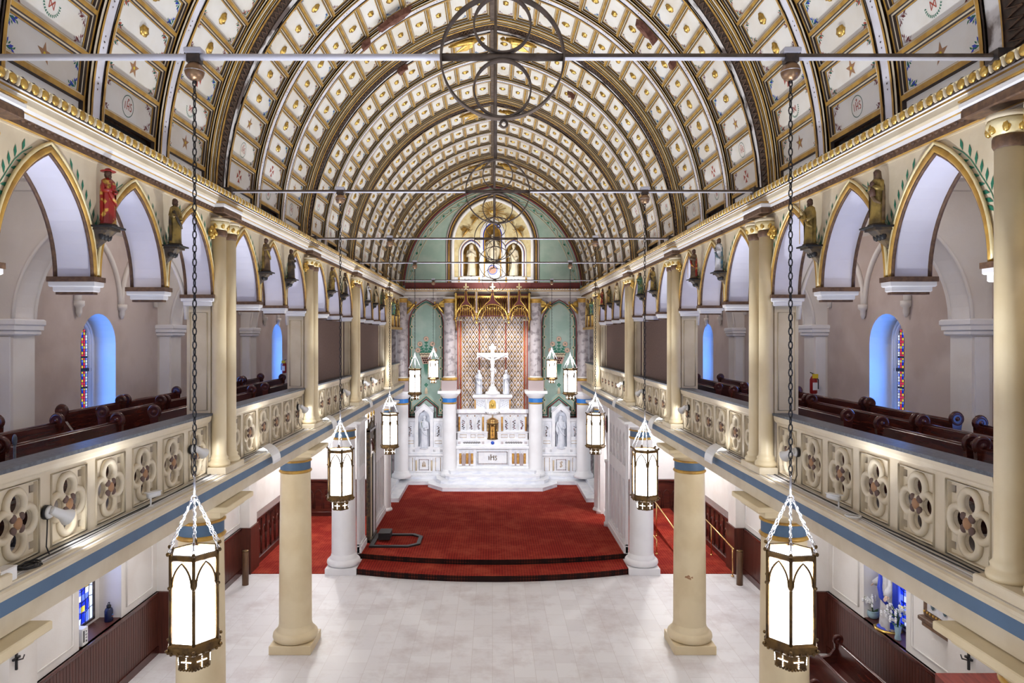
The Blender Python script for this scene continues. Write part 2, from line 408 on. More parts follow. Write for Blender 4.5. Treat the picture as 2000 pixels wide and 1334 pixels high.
# aisle end walls, white above dark panelling
for s in (-1,1):
    mb=MB(); mb.box(s*4.6,s*XW,25.6,25.9,0,Z(-2.3),'white')
    mb.make('wall_back_%s_aisle'%SIDE[s],kind='structure')
    mb=MB(); mb.box(s*4.6,s*(XW-0.05),25.5,25.6,0,Z(-5.35),'mahog'); mb.box(s*4.6,s*(XW-0.05),25.44,25.6,Z(-5.4),Z(-5.32),'mahog',0.015); mb.box(s*4.6,s*(XW-0.05),25.44,25.6,0,0.18,'mahog',0.015)
    for k in range(7):
        x=4.72+k*0.33
        mb.tube([(s*u,25.49,v) for u,v in [(x,0.3),(x,0.8)]+pointed(x+0.13,0.13,0.8,0.2,6)+[(x+0.26,0.3)]],0.014,'wains',5)
    mb.make('baseboard_back_%s_aisle'%SIDE[s],kind='structure')
    c=MB(); c.box(s*3.85,s*(XW-0.05),19.3,25.5,0.0,0.02,'carpet')
    c.make('aisle_carpet',label='flat red carpet covering the %s aisle floor beyond the third column'%SIDE[s],cat='carpet')

# ------------------------------------------------------------------ gallery floors, fascia with the blue band, ledge
for s in (-1,1):
    mb=MB(); mb.box(s*4.0,s*(XW+0.1),YA,27.0,Z(-2.3),Z(-2.02),'offwhite'); mb.make('floor_%s_gallery'%SIDE[s],kind='structure')
    mb=MB()
    prof=[(4.10,Z(-1.95)),(3.76,Z(-1.95)),(3.74,Z(-1.965)),(3.74,Z(-1.995)),(3.765,Z(-2.01)),(3.765,Z(-2.035)),(3.775,Z(-2.04)),(3.775,Z(-2.16)),(3.84,Z(-2.17)),(3.85,Z(-2.20)),(3.85,Z(-2.36)),(4.7,Z(-2.36)),(4.7,Z(-2.3)),(4.1,Z(-2.3))]
    ms=['offwhite','cream','cream','cream','cream','cream','blue','darkline','cream','cream','offwhite',None,None,None]
    mb.ext(prof,YA,29.6,'cream',s,True,ms)
    mb.box(s*3.79,s*3.83,YA,29.6,Z(-1.95),Z(-1.935),'cream')
    mb.make('trim_%d'%(5 if s<0 else 6),kind='structure')
    # soffit boards under the gallery
    mb=MB(); mb.box(s*4.7,s*XW,YA,25.6,Z(-2.33),Z(-2.3),'white'); mb.make('ceiling_%s_aisle'%SIDE[s],kind='structure')
    # gallery ceiling with mouldings
    mb=MB(); mb.box(s*4.3,s*(XW+0.5),YA,27.0,Z(2.2),Z(2.3),'offwhite')
    mb.ext([(XW,Z(2.2)),(XW-0.28,Z(2.2)),(XW-0.26,Z(2.12)),(XW-0.15,Z(2.05)),(XW-0.12,Z(1.97)),(XW,Z(1.93))],YA,27.0,'offwhite',s)
    for y in PIER:
        mb.box(s*4.3,s*XW,y-0.33,y+0.33,Z(2.08),Z(2.2),'offwhite')
    for y in WIN_UP:
        mb.tube([(s*4.9,y-1.7,Z(2.19)),(s*6.6,y-1.7,Z(2.19)),(s*6.6,y+1.7,Z(2.19)),(s*4.9,y+1.7,Z(2.19))],0.035,'offwhite',6,closed=True)
    mb.make('ceiling_%s_gallery'%SIDE[s],kind='structure')
    # end wall of gallery
    mb=MB(); mb.box(s*4.35,s*(XW+0.3),26.6,26.9,Z(-2.3),Z(2.3),'pinkwall'); mb.make('wall_%s_gallery_end'%SIDE[s],kind='structure')
    # cross arches and wall pilasters of the gallery
    mb=MB()
    for y in PIER+[0.4]:
        a=pointed(5.62,1.24,Z(0.25),1.62,12)
        lp=[(4.35,Z(2.2)),(4.35,Z(0.25)),(4.38,Z(0.25))]+a+[(6.86,Z(-2.0)),(XW,Z(-2.0)),(XW,Z(2.2))]
        mb.plate([lp],0.46,'offwhite',lambda u,v,w: (s*u,y+w,v),'offwhite')
        mb.box(s*6.78,s*XW,y-0.32,y+0.32,Z(0.10),Z(0.16),'white'); mb.box(s*6.80,s*XW,y-0.29,y+0.29,Z(0.02),Z(0.10),'white',0.02); mb.box(s*6.76,s*XW,y-0.34,y+0.34,Z(0.16),Z(0.26),'white',0.02)
        for q in (-0.235,0.235):
            mb.tube([(s*u,y+q,v) for u,v in a],0.03,'offwhite',6)
            mb.box(s*6.9,s*7.1,y+q-0.012,y+q+0.012,Z(-1.9),Z(0.0),'white')
    # small pointed wall arches on corbels
    for i in range(len(PIER)-1):
        a,b=PIER[i]+0.35,PIER[i+1]-0.35
        n=3 if i<3 else 4
        p=(b-a)/n
        for k in range(n):
            pts=pointed(a+p*(k+0.5),p/2-0.03,Z(0.62),1.12,10)
            mb.tube([(s*(XW-0.03),u,v) for u,v in pts],0.05,'offwhite',6)
            if k: mb.lathe([(0.02,-0.28),(0.05,-0.2),(0.05,-0.12),(0.09,-0.08),(0.09,0.0)],(s*(XW-0.05),a+p*k,Z(0.62)),10,'offwhite')
    mb.make('trim_%d'%(7 if s<0 else 8),kind='structure')
    # window panes, glazing and mouldings, one window per bay
for s in (-1,1):
    for i,y in enumerate(WIN_UP):
        r=0.30; xg=XW+0.40; top=Z(0.42)-0.18
        t=tagit(bpy.data.objects.new('window_%d'%(1+i+(5 if s>0 else 0)),None),kind='structure'); COL.objects.link(t); t.location=(s*xg,y,Z(-1.5))
        z0=0; zt=top-r-Z(-1.5)
        fr=MB(); arc=lambda R:[(R*math.cos(PI*k/12),zt+R*math.sin(PI*k/12)) for k in range(13)]
        # solid surround between reveal and glass
        lp=[(-0.62,-0.1),(0.62,-0.1),(0.62,2.1),(-0.62,2.1)]; hole=[(-r,0.0),(r,0.0)]+arc(r)
        fr.plate([lp,hole],0.08,'white',lambda u,v,w:(s*(0.04+w),u,v))
        for R in (r+0.05,r+0.12):
            fr.tube([(-s*0.02,u,v) for u,v in [(R,0)]+arc(R)+[(-R,0)]],0.03,'white',6)
        fr.box(-s*0.03,s*0.03,-r-0.14,r+0.14,0.86,0.92,'black')
        fr.make('window_frame',t)
        gl=MB(); nx=10; nz=34; H=zt+r
        for a in range(nx):
            for b in range(nz):
                u0=-r+2*r*a/nx; u1=u0+2*r/nx; v0=H*b/nz; v1=v0+H/nz
                um=(u0+u1)/2; vm=(v0+v1)/2
                if vm>zt and um*um+(vm-zt)**2>(r*0.97)**2: continue
                ring=abs(um)/r
                if ring>0.85: c='sg_white' if b%3 else 'sg_blue'
                elif ring>0.55: c='sg_red' if (b%5) else 'sg_yellow'
                else: c=('sg_yellow','sg_navy','sg_blue','sg_yellow','sg_red')[(a+b)%5]
                gl.add([(0,u0,v0),(0,u1,v0),(0,u1,v1),(0,u0,v1)],[(0,1,2,3)],c)
        gl.make('stained_glass',t)
        ld=MB()
        for a in range(1,nx): ld.box(-s*0.012,0,-r+2*r*a/nx-0.004,-r+2*r*a/nx+0.004,0,zt+math.sqrt(max(0,r*r-(-r+2*r*a/nx)**2)),'black')
        for b in range(1,nz):
            v=H*b/nz; hw=r if v<zt else math.sqrt(max(0,r*r-(v-zt)**2)); th=0.018 if b%11==0 else 0.004
            ld.box(-s*0.014,0,-hw,hw,v-th,v+th,'black')
        ld.make('leading',t)
        # daylight entering through the pane
        lamp('window_daylight','AREA',(s*(xg-0.05),y,Z(-0.7)),24,(0.05,0.27,1.0),(s*(xg-1),y,Z(-0.7)),size=(0.5,1.5)).data.spread=PI
# lower aisle windows
for s in (-1,1):
    for i,y in enumerate(WIN_UP[:4]):
        xg=XW+0.42
        t=tagit(bpy.data.objects.new('window_%d'%(11+i+(4 if s>0 else 0)),None),kind='structure'); COL.objects.link(t); t.location=(s*xg,y+0.05,Z(-5.4))
        fr=MB(); fr.plate([[(-0.7,-0.02),(0.7,-0.02),(0.7,2.2),(-0.7,2.2)],[(-0.48,0.1),(0.48,0.1),(0.48,2.0),(-0.48,2.0)]],0.08,'offwhite',lambda u,v,w:(s*(w+0.03),u,v))
        fr.box(-s*0.03,s*0.0,-0.5,-0.46,0.08,2.02,'darksteel'); fr.box(-s*0.03,0,0.46,0.5,0.08,2.02,'darksteel'); fr.box(-s*0.03,0,-0.5,0.5,0.06,0.1,'darksteel')
        fr.make('window_frame',t)
        rnd=random.Random(i*3+5); gl=MB()
        for a in range(8):
            for b in range(18):
                c=rnd.choice(['sg_navy','sg_navy','sg_blue','sg_white','sg_navy','sg_green','sg_blue','sg_white','sg_navy','sg_navy','sg_blue','sg_white','sg_yellow']) if 0<a<7 else 'sg_white'
                u0=-0.48+0.12*a; v0=0.1+1.9*b/18
                gl.add([(s*0.01,u0,v0),(s*0.01,u0+0.12,v0),(s*0.01,u0+0.12,v0+1.9/18),(s*0.01,u0,v0+1.9/18)],[(0,1,2,3)],c)
        gl.make('stained_glass',t)
        ld=MB()
        for a in range(1,8): ld.tube([(0,-0.48+0.12*a+0.02*math.sin(q*2+a),0.1+q*1.9/8) for q in range(9)],0.006,'black',5)
        for b in range(1,9): ld.tube([(0,-0.48+0.12*q,0.1+b*0.21+0.03*math.sin(q*1.7+b)) for q in range(9)],0.006,'black',5)
        ld.make('leading',t)
        lamp('aisle_window_daylight','AREA',(s*(xg-0.06),y+0.05,Z(-4.3)),5,(0.25,0.4,1.0),(s*(xg-1),y,Z(-4.3)),size=(0.8,1.6))

# ------------------------------------------------------------------ upper arcade walls
XA=4.0; TH=0.38
def bays(): return [(0.4,5.2,3),(5.2,10.0,3),(10.0,14.8,3),(14.8,19.6,3),(19.6,25.7,4)]
HANG=[]     # (y) of hanging corbels by bay
for s in (-1,1):
    mb=MB(); tr=MB(); gl=MB()
    for bi,(a,b,n) in enumerate(bays()):
        a2,b2=a+0.22,b-0.22; p=(b2-a2)/n; w2=p/2-0.035
        lp=[(a,Z(2.1)),(a,Z(0.44)),(a2,Z(0.44))]
        for k in range(n):
            pts=pointed(a2+p*(k+0.5),w2,Z(0.59),1.10,12)
            lp+=pts
            tr.tube([(s*(XA-0.012),u,v) for u,v in pts],0.030,'ochre',6)
            tr.tube([(s*(XA-0.006),u,v) for u,v in pointed(a2+p*(k+0.5),w2-0.028,Z(0.59),1.065,12)],0.018,'brown',6)
            tr.tube([(s*(XA+TH),u,v) for u,v in pts],0.022,'brown',6)
            tr.tube([(s*(XA-0.022),u,v+0.03) for u,v in pointed(a2+p*(k+0.5),w2+0.022,Z(0.59),1.13,12)],0.016,'giltpale',6)
            if k and s<0: HANG.append((bi,a2+p*k))
        lp+=[(b2,Z(0.44)),(b,Z(0.44)),(b,Z(2.1))]
        mb.plate([lp],TH,'cream',lambda u,v,w:(s*(XA+TH/2+w),u,v),'soffit')
    mb.box(s*XA,s*(XA+TH),25.7,30.4,Z(0.35),Z(2.1),'cream')
    mb.make('wall_%s_arcade'%SIDE[s],kind='structure')
    # vine and palm paintings on the spandrels
    def leafpath(pts, mm, size):
        for i in range(len(pts)-1):
            p=Vector(pts[i]); q=Vector(pts[i+1]); d=(q-p).normalized(); nn=Vector((-d.y,d.x))
            tr.add([(s*(XA-0.004),p.x-nn.x*.004,p.y-nn.y*.004),(s*(XA-0.004),q.x-nn.x*.004,q.y-nn.y*.004),(s*(XA-0.004),q.x+nn.x*.004,q.y+nn.y*.004),(s*(XA-0.004),p.x+nn.x*.004,p.y+nn.y*.004)],[(0,1,2,3)],mm)
            for sg in (-1,1):
                t=(d*0.75+nn*sg*0.66).normalized(); c=p+t*size*0.62; m2=Vector((-t.y,t.x))
                qq=[c-t*size*.5,c+m2*size*.15,c+t*size*.5,c-m2*size*.15]
                tr.add([(s*(XA-0.005),u.x,u.y) for u in qq],[(0,1,2,3)],mm)
    for bi,(a,b,n) in enumerate(bays()):
        a2,b2=a+0.22,b-0.22; p=(b2-a2)/n
        for k in range(n):
            c=a2+p*(k+0.5); w3=p/2-0.035
            for sg in (-1,1):
                pts=[]
                for j in range(9):
                    f_=j/8; zz=0.40+0.66*f_; R_=(w3*w3+1.21)/(2*w3); hw=math.sqrt(R_*R_-zz*zz)-(R_-w3); pts.append((c+sg*(hw+0.11+0.03*f_+0.012*math.sin(f_*9)),Z(0.59+zz)))
                leafpath(pts,'leafgreen',0.12 if k%2==0 else 0.085)
    tr.make('trim_%d'%(9 if s<0 else 10),kind='structure')
    # hanging corbels
    co=MB()
    for bi,y in HANG:
        co.box(s*3.95,s*4.43,y-0.10,y+0.10,Z(0.55),Z(0.60),'brown'); co.box(s*3.96,s*4.42,y-0.085,y+0.085,Z(0.50),Z(0.56),'white',0.01); co.box(s*3.985,s*4.39,y-0.06,y+0.06,Z(0.45),Z(0.51),'white',0.01); co.box(s*4.0,s*4.375,y-0.04,y+0.04,Z(0.425),Z(0.455),'brown')
    for y in PIER+[0.4]:
        for q in (-1,1):
            if (q>0 and y>25): continue
            yy=y+q*0.25
            co.box(s*3.96,s*4.42,yy-0.075,yy+0.075,Z(0.50),Z(0.56),'white',0.01); co.box(s*3.95,s*4.43,yy-0.09,yy+0.09,Z(0.55),Z(0.60),'brown'); co.box(s*3.99,s*4.39,yy-0.06,yy+0.06,Z(0.44),Z(0.51),'white',0.01)
    co.make('trim_%d'%(11 if s<0 else 12),kind='structure')
    # cornice above the arcade
    cn=MB()
    prof=[(4.12,Z(1.75)),(3.985,Z(1.75)),(3.985,Z(1.765)),(3.955,Z(1.77)),(3.955,Z(1.83)),(3.935,Z(1.835)),(3.925,Z(1.875)),(3.915,Z(1.885)),(3.90,Z(1.91)),(3.875,Z(1.93)),(3.875,Z(1.985)),(3.862,Z(1.99)),(3.862,Z(2.01)),(3.85,Z(2.02)),(3.84,Z(2.03)),(3.81,Z(2.10)),(4.12,Z(2.12))]
    ms=['cream','cream','ochre','brown','brown','white','ochre','white','cream','cream','white','ochre','white','darkline','giltpale','offwhite','cream']
    cn.ext(prof,YA,30.3,'cream',s,True,ms)
    for y in PIER+[0.4]:
        cn.box(s*3.80,s*3.96,y-0.34,y+0.34,Z(1.76),Z(1.84),'brown',0.01); cn.box(s*3.79,s*3.96,y-0.35,y+0.35,Z(1.84),Z(1.90),'white',0.015); cn.box(s*3.785,s*3.9,y-0.355,y+0.355,Z(1.90),Z(1.915),'ochre')
    cn.make('trim_%d'%(13 if s<0 else 14),kind='structure')
    # egg-and-dart and scalloped frieze
    eg=MB(); y=2.0
    while y<30.2:
        eg.ell((s*3.822,y,Z(2.062)),(0.030,0.044,0.046),'gold',10,7); eg.ring((s*3.826,y,Z(2.062)),0.050,0.007,'darkline',axis='x',seg=12,k=4)
        eg.ell((s*3.822,y+0.066,Z(2.062)),(0.024,0.014,0.045),'cream',6,4)
        y+=0.132
    y=2.0
    while y<30.2:
        eg.lathe([(0.001,0),(0.034,0.001),(0.034,0.012),(0.001,0.013)],(0,0,0),8,'brown',caps=False) if False else None
        eg.ell((s*3.952,y,Z(1.83)),(0.012,0.032,0.026),'brown',6,4); y+=0.085
    eg.make('trim_%d'%(15 if s<0 else 16),kind='structure')
    # brown screens closing the two far gallery bays
    for k,(a,b) in enumerate(((15.05,19.35),(19.85,25.45))):
        sc=MB(); sc.box(s*4.20,s*4.23,a,b,Z(-2.02),Z(0.42),'brownscreen')
        sc.box(s*4.18,s*4.25,b-0.35,b-0.28,Z(-2.02),Z(0.42),'cream')
        sc.make('privacy_screen',label='dark brown cloth screen closing the %s gallery bay, %s'%(SIDE[s],'nearer of the two on that side' if k==0 else 'the one next to the altar'),cat='screen')
# ------------------------------------------------------------------ coffered pointed vault
VA=0.714; VR=4.714; VZ=Z(2.07); VL=VR*math.acos(VA/VR)
def V(s,a,y,h):
    t=a/VR; return (s*(-VA+(VR-h)*math.cos(t)), y, VZ+(VR-h)*math.sin(t))
def strip(mb,y0,h0,y1,h1,m,seg=40,a0=0.0,a1=None):
    a1=VL if a1 is None else a1
    for s in (-1,1):
        vs=[];fs=[]
        for i in range(seg+1):
            a=a0+(a1-a0)*i/seg; vs+= [V(s,a,y0,h0),V(s,a,y1,h1)]
        for i in range(seg): fs.append((2*i,2*i+1,2*i+3,2*i+2))
        mb.add(vs,fs,m)
NR=15; A0=0.30; PA=(VL-A0-0.04)/NR
def rect(s,a0,a1,y0,y1,h): return [V(s,a0,y0,h),V(s,a1,y0,h),V(s,a1,y1,h),V(s,a0,y1,h)]
def frame(mb,s,a0,a1,y0,y1,i0,h0,i1,h1,m):
    vs=rect(s,a0+i0,a1-i0,y0+i0,y1-i0,h0)+rect(s,a0+i1,a1-i1,y0+i1,y1-i1,h1)
    mb.add(vs,[(0,1,5,4),(1,2,6,5),(2,3,7,6),(3,0,4,7)],m)
def stroke(mb,s,ac,yc,pts,wd,m,h,flip):
    # pts in (right,up) metres about the panel centre
    for (x0,z0),(x1,z1) in zip(pts[:-1],pts[1:]):
        d=Vector((x1-x0,z1-z0)); 
        if d.length<1e-6: continue
        n=Vector((-d.y,d.x)).normalized()*wd
        q=[(x0+n.x,z0+n.y),(x1+n.x,z1+n.y),(x1-n.x,z1-n.y),(x0-n.x,z0-n.y)]
        mb.add([V(s,ac+v,yc+flip*u,h) for u,v in q],[(0,1,2,3)],m)
def emblem(mb,s,ac,yc,kind,h):
    fl=1 if s<0 else -1
    if kind=='star':
        pts=[]
        for k in range(10):
            r=0.105 if k%2==0 else 0.042; a=PI/2+PI*k/5; pts.append((r*math.cos(a),r*math.sin(a)))
        mb.add([V(s,ac,yc,h)]+[V(s,ac+v,yc+fl*u,h) for u,v in pts],[(0,1+k,1+(k+1)%10) for k in range(10)],'terra')
        mb.add([V(s,ac+v,yc+u,h+0.002) for u,v in circle(0,0,0.018,8)],[tuple(range(8))],'yellow')
    elif kind=='ihs':
        stroke(mb,s,ac,yc,circle(0,0,0.115,20)+[circle(0,0,0.115,20)[0]],0.004,'dkgreen',h,fl)
        for L in ([(-.06,-.04),(-.06,.04)],[(-.02,-.04),(-.02,.055)],[(.02,-.04),(.02,.04)],[(-.02,0),(.02,0)],[(.075,.035),(.05,.04),(.045,.015),(.075,-.01),(.07,-.04),(.04,-.035)],[(0,.05),(0,.085)],[(-.015,.07),(.015,.07)]):
            stroke(mb,s,ac,yc,L,0.0055,'redline',h,fl)
    elif kind=='wreath':
        for L in ([(-.035,-.04),(-.035,.04),(0,-.01),(.035,.04),(.035,-.04)],[(-.035,-.04),(.035,.04)],[(.035,-.04),(-.035,.04)]):
            stroke(mb,s,ac+0.02,yc,L,0.005,'redline',h,fl)
        for k in range(15):
            a=PI*(1.0+0.0)+PI*k/14; r=0.11
            u,v=r*math.cos(a),r*math.sin(a)
            for e in (-1,1):
                t=Vector((math.cos(a+PI/2+e*0.6),math.sin(a+PI/2+e*0.6)))*0.022; n=Vector((-t.y,t.x))*0.3
                c=Vector((u,v))
                mb.add([V(s,ac+q.y+0.03,yc+fl*q.x,h) for q in (c,c+t*.5+n,c+t,c+t*.5-n)],[(0,1,2,3)],'leafgreen')
    elif kind=='cross':
        for k in range(4):
            a=PI/2*k
            d=Vector((math.cos(a),math.sin(a))); n=Vector((-d.y,d.x))
            q=[d*0.015,d*0.10+n*0.045,d*0.09,d*0.10-n*0.045]
            mb.add([V(s,ac+p.y,yc+fl*p.x,h) for p in q],[(0,1,2,3)],'redline' if h else 'leafgreen')
    elif kind in('rosette','face'):
        n=12; vs=[]; fs=[]
        ra,ry=(0.058,0.072) if kind=='rosette' else (0.078,0.06)
        for j,(q,hh) in enumerate(((1.0,0.0),(0.95,0.03),(0.55,0.022),(0.42,0.045),(0.0,0.06))):
            if q==0: vs.append(V(s,ac,yc,h+hh)); continue
            for k in range(n):
                a=2*PI*k/n; w=1.0
                if kind=='rosette': w=1.0+(0.10 if k%2 else -0.10) if j<2 else 1.0
                else: w=(1.15,0.85,1.05,0.95)[k%4] if j<2 else 1
                vs.append(V(s,ac+ra*q*w*math.cos(a),yc+ry*q*w*math.sin(a),h+hh))
        for j in range(3):
            for k in range(n):
                k2=(k+1)%n; fs.append((j*n+k,j*n+k2,(j+1)*n+k2,(j+1)*n+k))
        for k in range(n): fs.append((3*n+k,3*n+(k+1)%n,4*n))
        mb.add(vs,fs,'gold',True)
FLW=[('redline','dkgreen'),('royal','leafgreen'),('maroon','mauve'),('dkgreen','pink')]
def flourish(mb,s,a,y,da,dy,h,mix,big):
    m1,m2=FLW[mix%4]; k=1.25 if big else 1.0
    base=Vector((0,0))
    for i,(ox,oy,u,v,l,m) in enumerate(((0,0,1,0.1,.075,m2),(0,0,0.1,1,.06,m2),(.02,.0,1,0.5,.06,m1),(.0,.02,0.4,1,.05,m1),(.045,0,1,-.4,.045,m1),(0,.04,-.4,1,.04,m1),(.07,.0,.6,.6,.035,m2),(.02,.02,.8,.8,.035,m2))):
        t=Vector((u,v)).normalized()*l*k; n=Vector((-t.y,t.x))*0.20
        o_=Vector((ox,oy))*k; q=[o_,o_+t*.5+n,o_+t,o_+t*.5-n]
        mb.add([V(s,a+da*p.y,y+dy*p.x,h) for p in q],[(0,1,2,3)],m)
def bay(a,b,n,idx):
    mb=MB()
    H=-0.08
    # dark rib at each end is built apart; mouldings beside it
    def run(seq,y):
        for wd,h,m in seq:
            strip(mb,y,h,y+wd,h,m); y+=wd
        return y
    y=run([(0.03,-0.02,'cream'),(0.03,-0.03,'ochre'),(0.20,-0.07,'peel'),(0.02,-0.05,'darkline'),(0.04,-0.04,'ochre'),(0.03,-0.06,'cream')],a+0.13)
    ye=b-0.13
    seqe=[(0.03,-0.06,'cream'),(0.04,-0.04,'ochre'),(0.012,-0.05,'darkline'),(0.04,-0.04,'cream'),(0.03,-0.03,'ochre'),(0.03,-0.02,'cream')]
    y1=ye-sum(q[0] for q in seqe); run(seqe,y1)
    sep=[(0.035,-0.05,'cream'),(0.03,-0.035,'ochre'),(0.012,-0.05,'darkline'),(0.14,-0.055,'band'),(0.012,-0.05,'darkline'),(0.03,-0.035,'ochre'),(0.035,-0.05,'cream')]
    ws=sum(q[0] for q in sep); c=(y1-y-ws*(n-1))/n
    for k in range(n):
        y0=y+k*(c+ws)
        if k<n-1:
            run(sep,y0+c)
            ym=y0+c+ws/2
            for s in (-1,1):
                for r in range(0,NR,1):
                    ac=A0+PA*(r+0.5)
                    for q in range(-3,4):
                        wq=0.012*(4-abs(q))/4+0.004
                        if q%2==0: mb.add([V(s,ac+q*.03-.012,ym,-.052),V(s,ac+q*.03,ym+wq,-.052),V(s,ac+q*.03+.012,ym,-.052),V(s,ac+q*.03,ym-wq,-.052)],[(0,1,2,3)],'darksteel')
        for s in (-1,1):
            # bottom course
            frame(mb,s,0,A0,y0,y0+c,0,H,0.03,H,'ochre'); frame(mb,s,0,A0,y0,y0+c,0.03,H,0.04,H-0.04,'darkline')
            vent = (k==1 and idx%1==0)
            mb.add(rect(s,0.04,A0-0.04,y0+0.04,y0+c-0.04,H-0.04 if not vent else H-0.10),[(0,1,2,3)],'black' if vent else 'panel')
            for r in range(NR):
                a0=A0+PA*r; a1=a0+PA
                frame(mb,s,a0,a1,y0,y0+c,0,H,0.022,H,'ochre'); frame(mb,s,a0,a1,y0,y0+c,0.022,H,0.028,H-0.02,'darkline')
                frame(mb,s,a0,a1,y0,y0+c,0.028,H-0.02,0.044,H-0.02,'cream'); frame(mb,s,a0,a1,y0,y0+c,0.044,H-0.02,0.05,H-0.045,'darkline')
                frame(mb,s,a0,a1,y0,y0+c,0.05,H-0.045,0.062,H-0.05,'ochre')
                hp=H-0.055
                mb.add(rect(s,a0+0.062,a1-0.062,y0+0.062,y0+c-0.062,hp),[(0,1,2,3)],'panel')
                ac=(a0+a1)/2; yc=y0+c/2
                low={1:[['star','wreath','face','rosette'],['ihs','star','rosette','face'],['star','wreath','cross','face']],2:[['cross','ihs','star','rosette'],['wreath','cross','rosette','face'],['ihs','star','rosette','face']]}.get(idx,[['star','wreath','star','rosette'],['ihs','star','rosette','face'],['star','wreath','cross','face'],['cross','ihs','star','rosette']])[k]
                kd=low[r] if r<4 else ('rosette','face')[(r+k+idx)%2]
                emblem(mb,s,ac,yc,kd,hp+0.004)
                for da,aa in ((1,a0+0.085),(-1,a1-0.085)):
                    for dy,yy in ((1,y0+0.09),(-1,y0+c-0.09)):
                        flourish(mb,s,aa,yy,da,dy,hp+0.003,r+k+idx,r<6)
    strip(mb,a,-0.30,b,-0.30,'brown',24)      # back of the vault shell
    mb.make('ceiling',kind='structure')
VB=[(-0.1,5.2,3),(5.2,10.0,3),(10.0,14.8,3),(14.8,19.6,3),(19.6,25.7,4),(25.7,30.35,3)]
for i,(a,b,n) in enumerate(VB): bay(a,b,n,i)
rg=MB(); rg.box(-.075,.075,-3,30.4,Z(6.80),Z(7.15),'brown'); rg.box(-.05,.05,-3,30.4,Z(6.76),Z(6.80),'ringbrown'); rg.make('trim_19',kind='structure')
sh=MB(); strip(sh,-3.0,-0.1,-0.1,-0.1,'panel',24); sh.make('ceiling',kind='structure')
# dark chain-patterned transverse ribs
for i,y in enumerate([-0.1]+PIER+[30.25]):
    mb=MB(); 
    strip(mb,y-0.14,-0.1,y-0.14,0.0,'ribdark'); strip(mb,y-0.14,0.0,y-0.12,0.012,'ochre'); strip(mb,y-0.12,0.012,y-0.12,0.0,'ribdark'); strip(mb,y-0.12,0.0,y+0.12,0.0,'ribdark'); strip(mb,y+0.12,0.0,y+0.12,0.012,'ribdark'); strip(mb,y+0.12,0.012,y+0.14,0.0,'ochre'); strip(mb,y+0.14,0.0,y+0.14,-0.1,'ribdark')
    n=int(VL/0.085)
    for s in (-1,1):
        for k in range(n):
            a=k*VL/n; a1=a+VL/n
            pts=[V(s,a,y-0.08,0.008),V(s,(a+a1)/2,y+0.08,0.008),V(s,a1,y-0.08,0.008)] if k%1==0 else []
            mb.tube(pts,0.012,'brown' ,4)
    mb.make('trim_%d'%(20+i),kind='structure')
# gilded angels at the crown of the ribs
def crown_angel(s,y,lab):
    t=thing('gilded_angel',lab,'angel',V(s,VL-0.62,y+0.22,0.05),'gilded angels at the crown of the vault')
    o=Vector(t.location)
    b=MB()
    P=lambda a,yy,h:Vector(V(s,VL-0.62+a,y+0.22+yy,0.05+h))-o
    b.tube([P(0.30,0,0.06),P(0.15,0,0.08),P(0.0,0,0.07),P(-0.2,0.02,0.05),P(-0.42,0.03,0.03)],[0.035,0.075,0.07,0.06,0.02],'gold',8)
    b.ell(P(0.36,0,0.08),0.05,'gold',10,8)
    b.tube([P(0.18,0.02,0.1),P(0.3,-0.06,0.13),P(0.42,-0.08,0.12)],[0.025,0.02,0.015],'gold',6)
    b.make('body',t)
    for e in (-1,1):
        wv=MB()
        pts=[P(0.15,e*0.03,0.08),P(0.12,e*0.13,0.14),P(-0.02,e*0.22,0.15),P(-0.28,e*0.20,0.12),P(-0.1,e*0.08,0.09)]
        wv.add(pts+[p+Vector((0,0,-0.015)) for p in pts],[(0,1,2,3,4),(9,8,7,6,5)]+[(i,(i+1)%5,5+(i+1)%5,5+i) for i in range(5)],'gold')
        wv.make('wing',t)
for i,y in enumerate(PIER[1:]):
    for s in (-1,1):
        crown_angel(s,y,'gilded crown angel on the vault, %s side, %s rib from the front'%(SIDE[s],ORD[i+1]))
# flakes of peeled paint hanging off the vault
def flake(s,a,y,la,ly,lab,i):
    mb=MB(); rn=random.Random(i); pts=[]
    for k in range(12):
        t=2*PI*k/12; r=1+rn.uniform(-0.3,0.3); pts.append((a+la*r*math.sin(t)*0.5,y+ly*r*math.cos(t)*0.5))
    o=Vector(V(s,a,y,0.0))
    top=[Vector(V(s,u,v,-0.03))-o for u,v in pts]; bot=[Vector(V(s,u*0.9+a*0.1-0.04,v,0.05+0.04*rn.random()))-o for u,v in pts]
    mb.add(top+bot,[tuple(range(12)),tuple(range(12,24))[::-1]]+[(k,(k+1)%12,12+(k+1)%12,12+k) for k in range(12)],'peelflake')
    mb.make('peeling_flake',loc=o,label=lab,cat='peeling paint')
flake(-1,4.6,10.32,0.45,0.22,'brown flake of peeled plaster by the dark rib at upper left',1)
flake(-1,4.7,12.9,0.75,0.16,'long brown strip of peeled plaster on the left of the vault',2)
flake(-1,4.0,13.0,0.22,0.12,'short brown flake below the long peeled strip on the left vault',3)
flake(-1,4.55,15.1,0.30,0.16,'dark flake of plaster past the second dark rib on the left vault',4)
flake(1,3.6,11.9,0.45,0.14,'brown flake of plaster on the right side of the vault, the largest there',5)
flake(1,2.9,11.9,0.16,0.12,'small brown flake of plaster low on the right side of the vault',6)
flake(1,5.35,10.3,0.30,0.2,'brown flake of plaster beside the nearest dark rib on the right',7)
flake(1,4.6,16.8,0.22,0.14,'tiny brown flake of plaster in the middle of the right vault',8)
